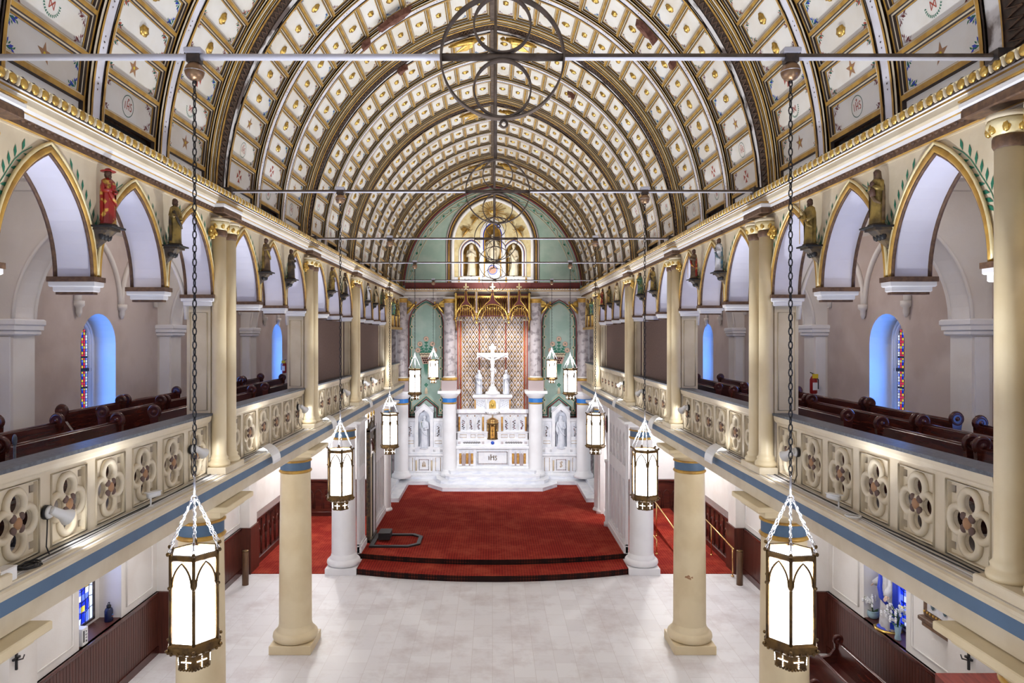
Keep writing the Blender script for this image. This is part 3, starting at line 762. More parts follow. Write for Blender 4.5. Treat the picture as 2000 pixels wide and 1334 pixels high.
# ------------------------------------------------------------------ nave columns under the galleries
WHERE=['behind the bottom edge of the picture','nearest in view, behind the big front lantern','second in view, standing free on the marble','third, white, at the corner of the red steps','fourth, slim and white, beside the marble kerb']
def nave_column(x,y,m,lab,r0=0.345,r1=0.315,zb=0.0,plinth=True,pw=0.44):
    t=thing('nave_column',lab,'column',(x,y,zb),'columns carrying the galleries')
    b=MB(); zc=Z(0)-zb
    if pw<0.4:
        b.lathe([(r0+.05,0),(r0+.05,.05),(r0+.02,.09),(r0,.12)],seg=32,m=m); b.make('base',t)
        plinth=False
    if plinth:
        p=MB(); p.box(-pw,pw,-pw,pw,0,0.19,m,0.008); p.make('plinth',t)
        b.lathe([(0.40,0.19),(0.455,0.215),(0.475,0.27),(0.465,0.33),(0.425,0.375),(0.395,0.385),(0.395,0.40),(0.37,0.43),(r0,0.52)],seg=40,m=m); b.make('base',t)
    sh=MB(); n=10; zt=zc-2.90
    prof=[]
    for i in range(n+1):
        f=i/n; r=r0+(r1-r0)*f+0.006*math.sin(PI*f); prof.append((r,0.50*(1-f)+zt*f if plinth else zt*f))
    sh.lathe(prof,seg=40,m=m,caps=False); sh.make('shaft',t)
    k=r1/0.315
    nb=MB(); nb.lathe([(r1,zc-2.92),(r1+.02*k,zc-2.91),(r1+.035*k,zc-2.885),(r1+.02*k,zc-2.86),(r1+.005,zc-2.85)],seg=40,m='ochre'); nb.lathe([(r1+.004,zc-2.86),(r1+.004,zc-2.68)],seg=40,m='blue',caps=False); nb.lathe([(r1,zc-2.69),(r1+.03,zc-2.68),(r1+.03,zc-2.655),(r1,zc-2.645)],seg=40,m='ochre'); nb.make('neck_band',t,label='blue neck band between gilt rings')
    cp=MB(); cp.lathe([(r1,zc-2.66),(r1+.02,zc-2.60),(r1+.09,zc-2.56),(r1+.13,zc-2.53)],seg=40,m=m)
    a=r1+0.15; cp.box(-a,a,-a,a,zc-2.54,zc-2.45,m,0.01); cp.box(-a-0.12,a+0.12,-a-0.05,a+0.05,zc-2.45,zc-2.37,m,0.01)
    cp.make('capital',t)
    return t
for s in (-1,1):
    for i,y in enumerate(PIER):
        m='colcream' if i<3 else 'white'
        side=SIDE[s]
        if i==4: nave_column(s*4.0,25.2,m,'slim white column at the %s of the sanctuary, touching the marble kerb'%side,0.25,0.235,0.31,True,0.26)
        else: nave_column(s*4.27,y,m,['cream round column on the %s, almost wholly below the picture','cream round column on the %s, behind the nearest lantern','cream round column standing alone on marble, %s side','white round column on the %s where the red steps begin'][i]%side)
# ------------------------------------------------------------------ gallery piers with paired colonnettes
def gallery_pier(s,y,i):
    side=SIDE[s]
    t=thing('gallery_pier','cream pier with paired slender shafts, %s gallery, %s from the front'%(side,ORD[i]),'pier',(s*4.0,y,Z(-1.95)),'gallery piers')
    b=MB(); b.box(s*0.04,s*0.38,-0.22,0.22,-0.05,2.39,'cream'); b.tube([(s*.09,-.222,.9),(s*.33,-.222,.9),(s*.33,-.222,2.3),(s*.09,-.222,2.3)],.010,'cream',4,closed=True); b.make('pier_body',t)
    for q in (-0.19,0.19):
        c=MB(); c.lathe([(0.145,0.10),(0.155,0.13),(0.15,0.16),(0.125,0.18),(0.12,0.20),(0.128,0.22),(0.105,0.25),(0.10,0.30),(0.098,1.8),(0.096,3.46)],(-s*0.07,q,0),20,'colcream'); c.make('shaft',t)
        k=MB(); k.lathe([(0.098,3.38),(0.104,3.39),(0.112,3.41),(0.112,3.46),(0.104,3.48)],(-s*0.07,q,0),16,'brown'); k.lathe([(0.10,3.47),(0.115,3.5),(0.15,3.545),(0.15,3.58),(0.13,3.60)],(-s*0.07,q,0),16,'giltpale'); k.lathe([(0.15,3.60),(0.15,3.64)],(-s*0.07,q,0),16,'cream')
        for a in range(8): k.ell((-s*0.07+0.13*math.cos(a*PI/4),q+0.13*math.sin(a*PI/4),3.53),(0.03,0.03,0.045),'gold',6,4)
        k.make('capital',t)
    p=MB(); p.box(-s*0.23,s*0.03,-0.36,0.36,-0.0,0.10,'cream',0.01); p.make('base_block',t)
    # gilded lion-like mask beside the capital
    g=MB(); g.ell((-s*0.04,-0.36,3.42),(0.07,0.05,0.07),'gold',8,6)
    for a in range(7): g.ell((-s*0.05,-0.38+0.06*math.cos(a*0.9),3.42+0.07*math.sin(a*0.9)),(0.03,0.025,0.03),'gold',6,4)
    g.ell((-s*0.10,-0.38,3.40),(0.035,0.03,0.03),'gold',6,4); g.make('gilt_mask',t)
    return t
for s in (-1,1):
    for i,y in enumerate(PIER): gallery_pier(s,y if i else 5.0,i)
# ------------------------------------------------------------------ balustrades
QT=None
def quatrefoil():
    q=MB(); fn=lambda u,v,w:(w+0.05,u,v)
    sq=[(-.28,-.30),(.28,-.30),(.28,.30),(-.28,.30)]
    holes=[circle(cx,cy,0.072,18) for cx,cy in ((.13,0),(-.13,0),(0,.145),(0,-.145))]+[[(cx-.028,cy-.03),(cx+.028,cy-.03),(cx+.028,cy+.03),(cx-.028,cy+.03)] for cx in (-.205,.205) for cy in (-.22,.22)]
    q.plate([sq]+holes,0.03,'cream',fn)
    for cx,cy in ((.13,0),(-.13,0),(0,.145),(0,-.145)):
        q.ring((0.022,cx,cy),0.101,0.031,'cream',axis='x',seg=24,k=8)
        for k in (0,): pass
    r=MB()
    for a in range(4):
        t=PI/4+a*PI/2; r.ell((0.0,0.065*math.cos(t),0.065*math.sin(t)),(0.02,0.035,0.035),'brownscreen',8,5)
    r.ell((-0.002,0,0),(0.026,0.05,0.05),'terra',10,6)
    for o in (q,r): o.v=[Vector((v.x*1.0,v.y*1.10,v.z*1.13)) for v in o.v]
    return q,r
def balustrade(s,a,b,n,bi,plain=False):
    side=SIDE[s]; L=b-a
    t=thing('balustrade',('cream %s gallery balustrade, %s bay from the front, with pierced quatrefoils'%(side,ORD[bi])) if not plain else 'short cream balustrade with slim upright slots at the altar end of the %s gallery'%side,'balustrade',(s*4.04,a,Z(-1.95)),'gallery balustrades')
    f=MB(); p=L/n; hw=0.255 if not plain else 0.07
    holes=[]
    for k in range(n):
        c=p*(k+0.5)
        if plain: holes.append([(c-hw,0.14),(c+hw,0.14)]+[(x,z) for x,z in pointed(c,hw,0.52,0.10,4,True)])
        else: holes.append([(c-hw,0.045),(c+hw,0.045),(c+hw,0.675),(c-hw,0.675)])
    f.plate([[(0,0),(L,0),(L,0.83),(0,0.83)]]+holes,0.07,'cream',lambda u,v,w:(s*(0.035+w),u,v))
    for k in range(n if not plain else 0):
        c=p*(k+0.5)
        f.tube([(-s*0.004,c-hw-.015,0.03),(-s*0.004,c+hw+.015,0.03),(-s*0.004,c+hw+.015,0.69),(-s*0.004,c-hw-.015,0.69)],0.012,'cream',4,closed=True)
    f.make('panel_frame',t)
    c=MB(); c.ext([(-0.01,0.73),(-0.03,0.75),(-0.045,0.79),(-0.05,0.83),(0.10,0.83),(0.10,0.73)],0,L,'cream',s); c.make('top_moulding',t)
    c=MB(); c.ext([(-0.055,0.83),(-0.055,0.865),(0.22,0.865),(0.22,0.83)],-0.02,L+0.02,'slate',s); c.make('rail_cap',t,label='dark slate-grey rail cap')
    global QT
    if plain:
        bk=MB(); bk.box(s*0.09,s*0.11,0,L,0,0.8,'brownscreen'); bk.make('backing_board',t)
        return t
    for k in range(n):
        if QT is None:
            qa,qb=quatrefoil(); qa=qa.make('quatrefoil',t,(s*0.0,p*(k+0.5),0.360)); qb=qb.make('rosette',qa,label='brown and terracotta rosette'); QT=(qa,qb); o=qa
        else:
            o=QT[0].copy(); COL.objects.link(o); o.parent=t; o.location=(0,p*(k+0.5),0.360); c2=QT[1].copy(); COL.objects.link(c2); c2.parent=o
        if s<0: o.scale=(-1,1,1)
    return t
for s in (-1,1):
    QT=None
    balustrade(s,0.7,4.6,6,0)
    balustrade(s,5.45,9.70,6,1)
    balustrade(s,10.3,14.5,6,2); balustrade(s,15.1,19.3,6,3); balustrade(s,19.9,25.4,8,4); balustrade(s,26.0,29.4,12,5,True)

# ------------------------------------------------------------------ pews
def pew(s,x,y0,y1,zf,lab,group,name='gallery_pew',knobs=(1,1)):
    t=thing(name,lab,'pew',(s*x,y0,zf),group); L=y1-y0
    b=MB(); b.ext([(0.0,0.30),(0.02,0.30),(0.09,0.86),(0.055,0.87),(0.04,0.86)],0.05,L-0.05,'mahog',s); b.tube([(s*0.07,0.05,0.865),(s*0.07,L-0.05,0.865)],0.022,'mahog',8); b.make('backrest',t)
    c=MB(); c.box(-s*0.42,s*0.03,0.05,L-0.05,0.42,0.455,'mahog',0.006); c.box(-s*0.40,-s*0.37,0.05,L-0.05,0.30,0.42,'mahog'); c.make('seat',t)
    for k,(yy) in enumerate((0.0,L-0.055)):
        if not knobs[k]: continue
        e=MB()
        pr=[(-0.45,0),(0.14,0),(0.14,0.30),(0.10,0.55),(0.12,0.78)]+[(0.065+0.085*math.cos(q),0.90+0.085*math.sin(q)) for q in [(-0.6+4.3*j/12) for j in range(13)]]+[(0.0,0.74),(-0.10,0.60),(-0.30,0.56),(-0.42,0.56),(-0.47,0.50)]
        e.plate([[(u,v) for u,v in pr]],0.055,'mahog',lambda u,v,w:(s*u,yy+0.0275+w,v))
        pe=e.make('pew_end',t); e=MB(); e.ring((s*0.065,yy+0.0275,0.90),0.075,0.032,'mahog',axis='y',seg=18,k=6); e.ell((s*0.065,yy+0.0275,0.90),(0.045,0.045,0.045),'mahog',10,6); e.make('carved_roundel',pe)
    return t
GZ=Z(-2.02)
LPEW={'A':(5.0,[(4.2,6.9),(7.0,9.25),(10.2,14.4),(15.2,19.0)]),'B':(5.75,[(5.4,9.15),(10.15,12.0),(12.1,14.4),(15.2,18.9)]),'C':(6.45,[(5.0,9.0),(10.3,12.0),(12.1,14.1),(16.0,17.7),(17.8,19.2)])}
RPEW={'A':(4.97,[(4.2,7.05),(7.15,8.87),(9.66,14.3),(15.2,19.0)]),'B':(5.62,[(5.0,9.05),(9.12,12.2),(12.3,14.4),(15.4,19.0)]),'C':(6.27,[(4.5,8.9),(9.3,11.5),(11.6,14.2),(15.4,19.0)])}
ROWN={'A':'front row','B':'middle row','C':'back row by the wall'}
for s,D in ((-1,LPEW),(1,RPEW)):
    for r,(x,sp) in D.items():
        for i,(a,b) in enumerate(sp):
            pew(s,x,a,b,GZ,'dark mahogany pew in the %s gallery, %s, %s from the front'%(SIDE[s],ROWN[r],ORD[i]),'gallery pews')
pew(1,5.9,9.3,13.1,0,'dark mahogany nave pew at lower right, the one nearer the column','nave pews at lower right','nave_pew')
pew(1,6.55,9.6,13.1,0,'dark mahogany nave pew at lower right, the one nearer the wall','nave pews at lower right','nave_pew')
pew(1,5.3,7.5,11.4,0,'dark mahogany nave pew at the bottom edge behind the front right column','nave pews at lower right','nave_pew')

# ------------------------------------------------------------------ tie rods, rings and hanger pipes
def flatring(mb,c,R,w,t,m,seg=64):
    vs=[];fs=[]
    for i in range(seg):
        a=2*PI*i/seg
        for rr,yy in ((R-t,-w),(R,-w),(R,w),(R-t,w)): vs.append((c[0]+rr*math.cos(a),c[1]+yy,c[2]+rr*math.sin(a)))
    for i in range(seg):
        j=(i+1)%seg
        for k in range(4): fs.append((4*i+k,4*j+k,4*j+(k+1)%4,4*i+(k+1)%4))
    mb.add(vs,fs,m,False)
for i,y in enumerate(PIER):
    z=Z(2.13); name=ORD[i]
    t=thing('tie_rod','pale iron tie rod spanning the vault, %s from the front'%name,'tie rod',(0,y,z),'iron tie rods')
    a=MB(); a.tube([(-3.95,0,0),(3.95,0,0)],0.025 if i==0 else 0.022,'rodwhite',12); a.make('rod',t)
    d=MB(); xs=0.55 if i==0 else -3.95
    r=0.026 if i==0 else 0.023
    pts=[]
    for x in (xs,3.95):
        pts+=[(x,r*math.cos(q)*1.03,r*math.sin(q)*1.03+0.001) for q in [PI*(-0.12+1.24*j/6) for j in range(7)]]
    d.add(pts,[(j,j+1,8+j,7+j) for j in range(6)],'ringbrown'); 
    d.tube([(-0.47+0.075,0,0),(0.47+0.075,0,0)],r*1.12,'ringbrown',12)
    d.make('dust_and_rust',t)
    for sx in (-1,1):
        e=MB(); e.box(sx*3.80,sx*4.02,-0.07,0.07,-0.05,0.05,'darksteel',0.01); e.make('anchor_plate',t)
    t2=thing('iron_ring_ornament','iron double-circle ring on the %s tie rod from the front'%name,'ornament',(0.075,y,z),'iron ring ornaments')
    R=0.475
    m=MB(); flatring(m,(0,0,0),R,0.035,0.014,'ringbrown'); m.make('outer_ring',t2)
    for q in (0.245,-0.245):
        m=MB(); flatring(m,(0,-0.01,q),0.222,0.03,0.012,'ringbrown',48); m.make('inner_ring',t2)
    m=MB(); m.ring((0.01,0,-R-0.035),0.026,0.010,'ringbrown',seg=20); m.make('bottom_eye',t2)
    if i>=0:
        h=MB(); h.tube([(-0.03,y,Z(2.13)+R),(-0.03,y,Z(6.70))],0.022,'ringbrown',8); h.make('hanger_pipe',loc=(0.075,0,0),label='brown iron pipe hanging from the vault crown above the %s ring'%name,cat='pipe',group='hanger pipes')

# ------------------------------------------------------------------ lanterns
def chainlinks(mb,p0,p1,pitch,R,r,m,seg=8,k=4):
    p0=Vector(p0);p1=Vector(p1);L=(p1-p0).length;n=max(1,int(L/pitch));d=(p1-p0)/n
    u=d.normalized(); a=Vector((1,0,0)) if abs(u.x)<0.8 else Vector((0,1,0)); v=u.cross(a).normalized(); w=u.cross(v)
    for i in range(n):
        c=p0+d*(i+0.5); e=v if i%2 else w
        pts=[c+e*(R*math.cos(2*PI*j/seg))+u*(pitch*0.62*math.sin(2*PI*j/seg)) for j in range(seg)]
        mb.tube(pts,r,m,k,closed=True)
def lantern(x,y,zt,rot,lab):
    t=thing('hanging_lantern',lab,'lantern',(x,y,zt),'hexagonal hanging lanterns')
    R=0.185; H=0.67
    V6=[(math.sin(rot+PI/3*k),-math.cos(rot+PI/3*k)) for k in range(6)]
    def hexring(mb,Ra,za,Rb,zb,m):
        vs=[(Ra*c,Ra*d,za) for c,d in V6]+[(Rb*c,Rb*d,zb) for c,d in V6]
        mb.add(vs,[(k,(k+1)%6,6+(k+1)%6,6+k) for k in range(6)],m)
    fr=MB()
    for Ra,za,Rb,zb in ((R,0.0,R+.012,0.0),(R+.012,0.0,R+.012,-.035),(R+.012,-.035,R,-.045),(R+.004,-H+.02,R+.02,-H),(R+.02,-H,R+.02,-H-.055),(R+.02,-H-.055,R-.03,-H-.085)): hexring(fr,Ra,za,Rb,zb,'bronze')
    for k in range(6):
        c,d=V6[k]; fr.tube([(R*c,R*d,0.01),(R*c,R*d,-H)],0.014,'bronze',6)
        fr.ell(((R+.02)*c,(R+.02)*d,0.012),0.016,'bronze',6,4); fr.ell(((R+.012)*c,(R+.012)*d,-0.24),0.013,'bronze',6,4); fr.ell(((R+.03)*c,(R+.03)*d,-H-.03),0.014,'bronze',6,4)
        for j in range(4):
            c2,d2=V6[(k+1)%6]; f_=(j+0.5)/4; fr.ell(((R+.02)*(c+(c2-c)*f_),(R+.02)*(d+(d2-d)*f_),-H-.056),0.013,'bronze',6,4)
    # cage rim over the glowing top
    hexring(fr,R,-0.0,R-.02,-0.0,'bronze')
    fr.make('bronze_frame',t)
    for k in range(6):
        c,d=V6[k]; c2,d2=V6[(k+1)%6]; A=Vector((R*c,R*d,0)); B=Vector((R*c2,R*d2,0)); nrm=((A+B)/2).normalized(); e=(B-A)
        g=MB(); i_=nrm*-0.012
        g.add([A+e*.04+i_+Vector((0,0,-.04)),B-e*.04+i_+Vector((0,0,-.04)),B-e*.04+i_+Vector((0,0,-H+.0)),A+e*.04+i_+Vector((0,0,-H+.0))],[(0,1,2,3)],'glow')
        gp_=g.make('glass_panel',t)
        tr=MB(); pts=[A+e*(u/0.2) * 1.0 for u in (0,)]
        EL=e.length; arc=[(u/EL,v) for u,v in pointed(EL/2,EL*0.41,-0.22,0.165,7)]
        o_=nrm*0.004
        tr.tube([A+e*u+o_+Vector((0,0,v)) for u,v in arc],0.0085,'bronze',5)
        for u0 in (0.10,0.90): tr.tube([A+e*u0+o_+Vector((0,0,-.22)),A+e*(0.04 if u0<.5 else .96)+o_+Vector((0,0,-.245))],0.008,'bronze',5)
        tr.make('pointed_tracery',gp_)
    top=MB(); top.add([((R-.01)*c,(R-.01)*d,-0.018) for c,d in V6],[(0,1,2,3,4,5)],'glow'); top.make('top_diffuser',t)
    cr=MB(); r2=0.118
    P=[(r2*c,r2*d) for c,d in V6]
    hexring(cr,R-.03,-H-.085,r2+.01,-H-.09,'bronze'); hexring(cr,r2+.01,-H-.09,r2,-H-.20,'bronze')
    for k in range(6):
        A=Vector((*P[k],0)); B=Vector((*P[(k+1)%6],0)); nrm=((A+B)/2).normalized()*0.008
        for u,v in [(0.5,-.11),(0.5,-.125),(0.5,-.14),(0.5,-.155),(0.5,-.17),(0.5,-.185),(.2,-.14),(.3,-.14),(.4,-.14),(.6,-.14),(.7,-.14),(.8,-.14)]:
            p=A+(B-A)*u+nrm; cr.ell((p.x,p.y,-H+v),0.0045,'glow',5,4)
        for u in (0.1,0.3,0.5,0.7,0.9):
            p=A+(B-A)*u; cr.ell((p.x,p.y,-H-.20),0.012,'bronze',6,4)
    cr.make('bottom_crown',t,label='pierced bronze crown with dotted crosses')
    zc=0.385
    for k in range(6):
        c,d=V6[k]
        ch=MB(); chainlinks(ch,((R+.015)*c,(R+.015)*d,0.02),(0.02*c,0.02*d,zc),0.030,0.008,0.0035,'steel'); ch.make('suspension_chain',t)
    st=MB(); st.ring((0,0,zc+.01),0.022,0.006,'steel',seg=14,k=5); st.tube([(0,0,zc+.02),(0,0,zc+.17)],0.009,'steel',8); st.ring((0,0,zc+.19),0.018,0.005,'darksteel',axis='x',seg=14,k=5); st.make('stem',t)
    top_z=Z(2.13)-zt
    ch=MB(); chainlinks(ch,(0,0,zc+.20),(0,0,top_z-.17),0.052,0.014,0.0048,'chain'); ch.make('hanging_chain',t,label='long dark link chain')
    b=MB(); b.ell((0,0,top_z-.11),0.072,'ballcopper',18,12); b.lathe([(0.010,-.20),(0.010,-.16)],(0,0,top_z),8,'darksteel'); b.ring((0,0,top_z-.11),0.0725,0.003,'steel',axis='z',seg=24,k=4); b.make('copper_ball',t)
    c=MB(); c.box(-.065,.065,-.045,.045,top_z+.02,top_z+.065,'rodwhite',0.008); c.box(-.05,.05,-.035,.035,top_z-.05,top_z+.02,'darksteel',0.006); c.make('rod_clamp',t)
    # the lamp inside the lantern throws light up and down
    l=lamp('lantern_lamp','SPOT',(x,y,zt+0.03),430,(0.93,0.96,1.0),(x,y,zt+5),radius=0.10,angle=2.0,blend=0.7)
    return t
for i,y in enumerate(PIER):
    for s in (-1,1):
        zt=Z([-1.62,-1.64,-1.66,-0.92,-0.86][i]); 
        ang=math.atan2(-s*2.26,y)  # a corner of the hexagon faces the west gallery
        rot={0:(0.38,-0.40),1:(0.33,0.0),2:(0.2,0.45),3:(0.1,0.5),4:(0.5,0.5)}[i][0 if s<0 else 1]
        lantern(s*2.27 if i==0 else s*LX,y,zt,rot,['hexagonal bronze lantern, the big one nearest on the %s','glowing hexagonal lantern on the %s, second largest there','mid-sized hexagonal lantern on the %s, third from the front','small hexagonal lantern on the %s, before the green arched wall','smallest hexagonal lantern on the %s, beside the altar bay'][i]%SIDE[s])

# ------------------------------------------------------------------ fixtures on the ledges
def wall_washer(s,y,lab):
    t=thing('ledge_uplight',lab,'light fixture',(s*3.76,y,Z(-1.95)),'curved white uplights on the ledges')
    b=MB(); pr=[]
    for k in range(9):
        q=-0.15+1.45*k/8; pr.append((0.18-0.26*math.cos(q)-0.02,0.02-0.16+0.26*math.sin(q)))
    inn=[(x+0.012,z) for x,z in pr[::-1]]
    b.ext(pr+inn,-0.20,0.20,'plasticwhite',s); b.make('curved_shade',t)
    c=MB(); c.box(s*0.02,s*0.20,-0.16,0.16,0.0,0.05,'plasticwhite',0.01); c.make('lamp_housing',t)
    g=MB(); g.box(s*0.02,s*0.16,-0.14,0.14,0.05,0.055,'bulb'); g.make('glowing_lens',t)
for s in (-1,1):
    for k,y in enumerate((11.6,15.9,20.7)):
        wall_washer(s,y,'white curved uplight clipped over the %s gallery ledge, %s from the front'%(SIDE[s],ORD[k]))
def spotlight(s,y,z,lab,tilt=0.5,dy=0.25,on=True):
    t=thing('spotlight',lab,'spotlight',(s*4.03,y,Z(z)),'white spotlights on the balustrades')
    a=MB(); a.tube([(s*0.0,0,0),(-s*0.035,0,0)],0.065,'black',16); a.make('junction_box',t)
    b=MB(); b.lathe([(0.012,0.03),(0.05,0.02),(0.062,0.0)],(0,0,0),16,'plasticwhite'); 
    for i,v in enumerate(b.v): b.v[i]=Vector((-s*(0.035+v.z),v.x,v.y))
    b.tube([(-s*0.06,0,0),(-s*0.10,dy*0.2,-0.01)],0.012,'plasticwhite',8); b.make('base_plate',t)
    c=MB(); d=Vector((-s*0.10,dy,-tilt*0.35)).normalized(); o=Vector((-s*0.09,0.01,0.0))
    c.tube([o-d*0.05,o+d*0.03,o+d*0.07,o+d*0.14],[0.036,0.042,0.046,0.078],'plasticwhite',16,caps=False); c.tube([o-d*0.051,o-d*0.045],0.036,'plasticwhite',16)
    sh_=c.make('bell_shade',t)
    g=MB(); g.ell(o+d*0.10,0.045,'bulb' if on else 'plasticwhite',10,8); g.make('bulb',sh_)
    if on: lamp('spot_lamp','SPOT',tuple(Vector(t.location)+o+d*0.16),9,(0.9,0.93,1),tuple(Vector(t.location)+o+d),0.03,angle=2.0,blend=0.6)
    cb=MB(); cb.tube([(-s*0.02,0.0,-0.06),(-s*0.03,-0.02,-0.18),(-s*0.03,-0.03,-0.30),(-s*0.07,-0.03,-0.40)],0.006,'black',5); cb.make('cable',t)
for s,y,z,lab in ((-1,6.15,-1.58,'white bell spotlight on the left balustrade nearest the front, beside a black box'),(-1,9.1,-1.50,'small white spotlight beside the first left lantern chain'),(-1,14.1,-1.45,'white spotlight on the left balustrade just before the second pier'),(-1,18.3,-1.45,'white spotlight on the left balustrade before the third pier'),(-1,21.2,-1.40,'white spotlight on the left balustrade past the third pier'),(-1,22.6,-1.40,'far white spotlight on the left balustrade, nearest the altar'),
        (1,9.0,-1.52,'white spotlight on the right balustrade beside the first lantern chain'),(1,14.0,-1.45,'white spotlight on the right balustrade by the second pier'),(1,18.2,-1.45,'white spotlight on the right balustrade before the third pier'),(1,21.0,-1.42,'far white spotlight on the right balustrade, nearest the altar')):
    spotlight(s,y,z,lab)
def cctv(s,y,lab):
    t=thing('security_camera',lab,'security camera',(s*3.93,y,Z(-1.95)))
    a=MB(); a.lathe([(0.03,0),(0.03,0.01),(0.009,0.015),(0.009,0.10)],(0,0,0),12,'plasticwhite'); a.make('stand',t)
    b=MB(); b.T=Matrix.Rotation(0.5*s,4,'Z'); b.tube([(-0.02,-0.02,0.12),(-0.02,0.12,0.13)],0.034,'plasticwhite',16); b.box(-0.06,0.02,-0.05,0.13,0.155,0.163,'plasticwhite'); b.make('housing',t)
    c=MB(); c.T=Matrix.Rotation(0.5*s,4,'Z'); c.tube([(-0.02,0.121,0.13),(-0.02,0.125,0.13)],0.026,'black',14); c.make('lens',t)
cctv(-1,7.85,'small white security camera standing on the left ledge'); cctv(1,7.75,'small white security camera standing on the right ledge')
# cables lying along the ledges
def cable(pts,r,m,lab):
    c=MB(); c.tube(pts,r,m,6); c.make('cable',label=lab,cat='cable',group='cables on the gallery ledges')
rn=random.Random(11)
for s in (-1,1):
    for j,(x,m,w) in enumerate(((3.99,'black','black'),(3.96,'blackgrey','dark grey'),(3.91,'plasticwhite','white'))):
        pts=[]; y=4.8
        while y<26: pts.append((s*(x+0.02*math.sin(y*1.3+j*2)+rn.uniform(-.008,.008)),y,Z(-1.942))); y+=0.35
        cable(pts,0.007,m,'thin %s cable running along the %s gallery ledge'%(w,SIDE[s]))
def coil(cx,cy,r,m,lab,n=3):
    pts=[(cx+(r+0.015*math.sin(k*1.7))*math.cos(k*0.4),cy+(r*1.5+0.02*math.sin(k*.9))*math.sin(k*0.4),Z(-1.94)+0.004*k/6) for k in range(int(n*16))]
    c=MB(); c.tube(pts,0.007,m,5); c.make('cable_coil',label=lab,cat='cable')
coil(-3.90,5.75,0.07,'black','loop of black cable on the left ledge at the picture edge')
coil(3.88,7.35,0.06,'plasticwhite','loop of white cable beside the right security camera',2)
jb=MB(); jb.box(-0.05,0.05,-0.09,0.09,0,0.12,'plasticwhite',0.01); jb.box(-0.052,0.052,-0.092,0.092,0.11,0.125,'offwhite',0.004); jb.make('junction_box',loc=(-3.86,5.38,Z(-1.95)),label='white electrical box on the left ledge at the picture edge',cat='electrical box')
# ------------------------------------------------------------------ robed figures
def body_loft(mb, H, prof, m, folds=9, amp=0.06, seg=28, lean=0.0, twist=0.3):
    """prof: (height fraction, half width, half depth, x shift, y shift), widths in fractions of H"""
    vs=[];fs=[];n=len(prof)
    for i,(z,rx,ry,dx,dy) in enumerate(prof):
        k=amp*(1-z)*1.2 if z<0.75 else 0.0
        for j in range(seg):
            a=2*PI*j/seg; r=1+k*math.sin(folds*a+twist*z*8)+k*0.5*math.sin((folds*2+1)*a+1.3)
            vs.append((H*(rx*r*math.cos(a)+dx),H*(ry*r*math.sin(a)+dy),H*z))
    for i in range(n-1):
        for j in range(seg):
            j2=(j+1)%seg; fs.append((i*seg+j,i*seg+j2,(i+1)*seg+j2,(i+1)*seg+j))
    fs.append(tuple(range(seg))[::-1]); fs.append(tuple((n-1)*seg+j for j in range(seg)))
    mb.add(vs,fs,m,True)
ROBE=[(0.0,.135,.105,0,0),(0.02,.14,.11,0,0),(0.15,.125,.10,.005,0),(0.30,.118,.095,.008,.0),(0.45,.112,.088,.004,0),(0.55,.105,.08,0,0),(0.62,.098,.072,0,0),(0.70,.112,.075,0,0),(0.77,.118,.072,0,0),(0.805,.095,.06,0,0),(0.83,.045,.04,0,.003),(0.85,.03,.03,0,0)]
def hand(mb,p,d,H,m,up=(0,0,1)):
    """palm, four fingers and a thumb, pointing along d"""
    p=Vector(p); d=Vector(d).normalized(); u=Vector(up); u=(u-d*u.dot(d)).normalized(); w=d.cross(u)
    k=H*0.052
    mb.tube([p,p+d*k*0.9],[k*0.33,k*0.42],m,8,flat=0.55)
    for i,l in enumerate((0.85,1.0,0.92,0.7)):
        o=p+d*k*0.85+w*k*(-0.33+0.22*i)
        mb.tube([o,o+d*k*l*0.5-u*k*0.03,o+d*k*l-u*k*0.16],[k*0.12,k*0.11,k*0.08],m,5)
    o=p+d*k*0.25-w*k*0.36
    mb.tube([o,o+d*k*0.35-w*k*0.30,o+d*k*0.75-w*k*0.38],[k*0.14,k*0.12,k*0.09],m,5)
def head(mb,c,H,m,face=(0,-1,0)):
    c=Vector(c); f=Vector(face).normalized(); s_=Vector((0,0,1)).cross(f).normalized(); r=H*0.062
    T=Matrix((( s_.x,f.x,0,c.x),(s_.y,f.y,0,c.y),(0,0,1,c.z),(0,0,0,1)))
    old=mb.T; mb.T=(old@T) if old is not None else T
    mb.ell((0,0,0.02*r),(r*0.78,r*0.92,r*1.12),m,14,10)
    mb.ell((0,r*0.35,-r*0.62),(r*0.5,r*0.5,r*0.42),m,10,6)        # jaw
    mb.tube([(0,r*0.82,r*0.22),(0,r*1.10,-r*0.14),(0,r*0.92,-r*0.2)],[r*.09,r*.15,r*.1],m,6)  # nose
    mb.tube([(-r*.2,r*.86,-r*.45),(0,r*.92,-r*.44),(r*.2,r*.86,-r*.45)],r*.07,m,5)           # lips
    for e in (-1,1):
        mb.ell((e*r*.3,r*.78,r*.18),(r*.15,r*.10,r*.09),m,8,5); mb.tube([(e*r*.12,r*.85,r*.36),(e*r*.5,r*.76,r*.34)],r*.06,m,5)
        mb.ell((e*r*.80,0,0),(r*.10,r*.2,r*.28),m,8,5)
    mb.T=old
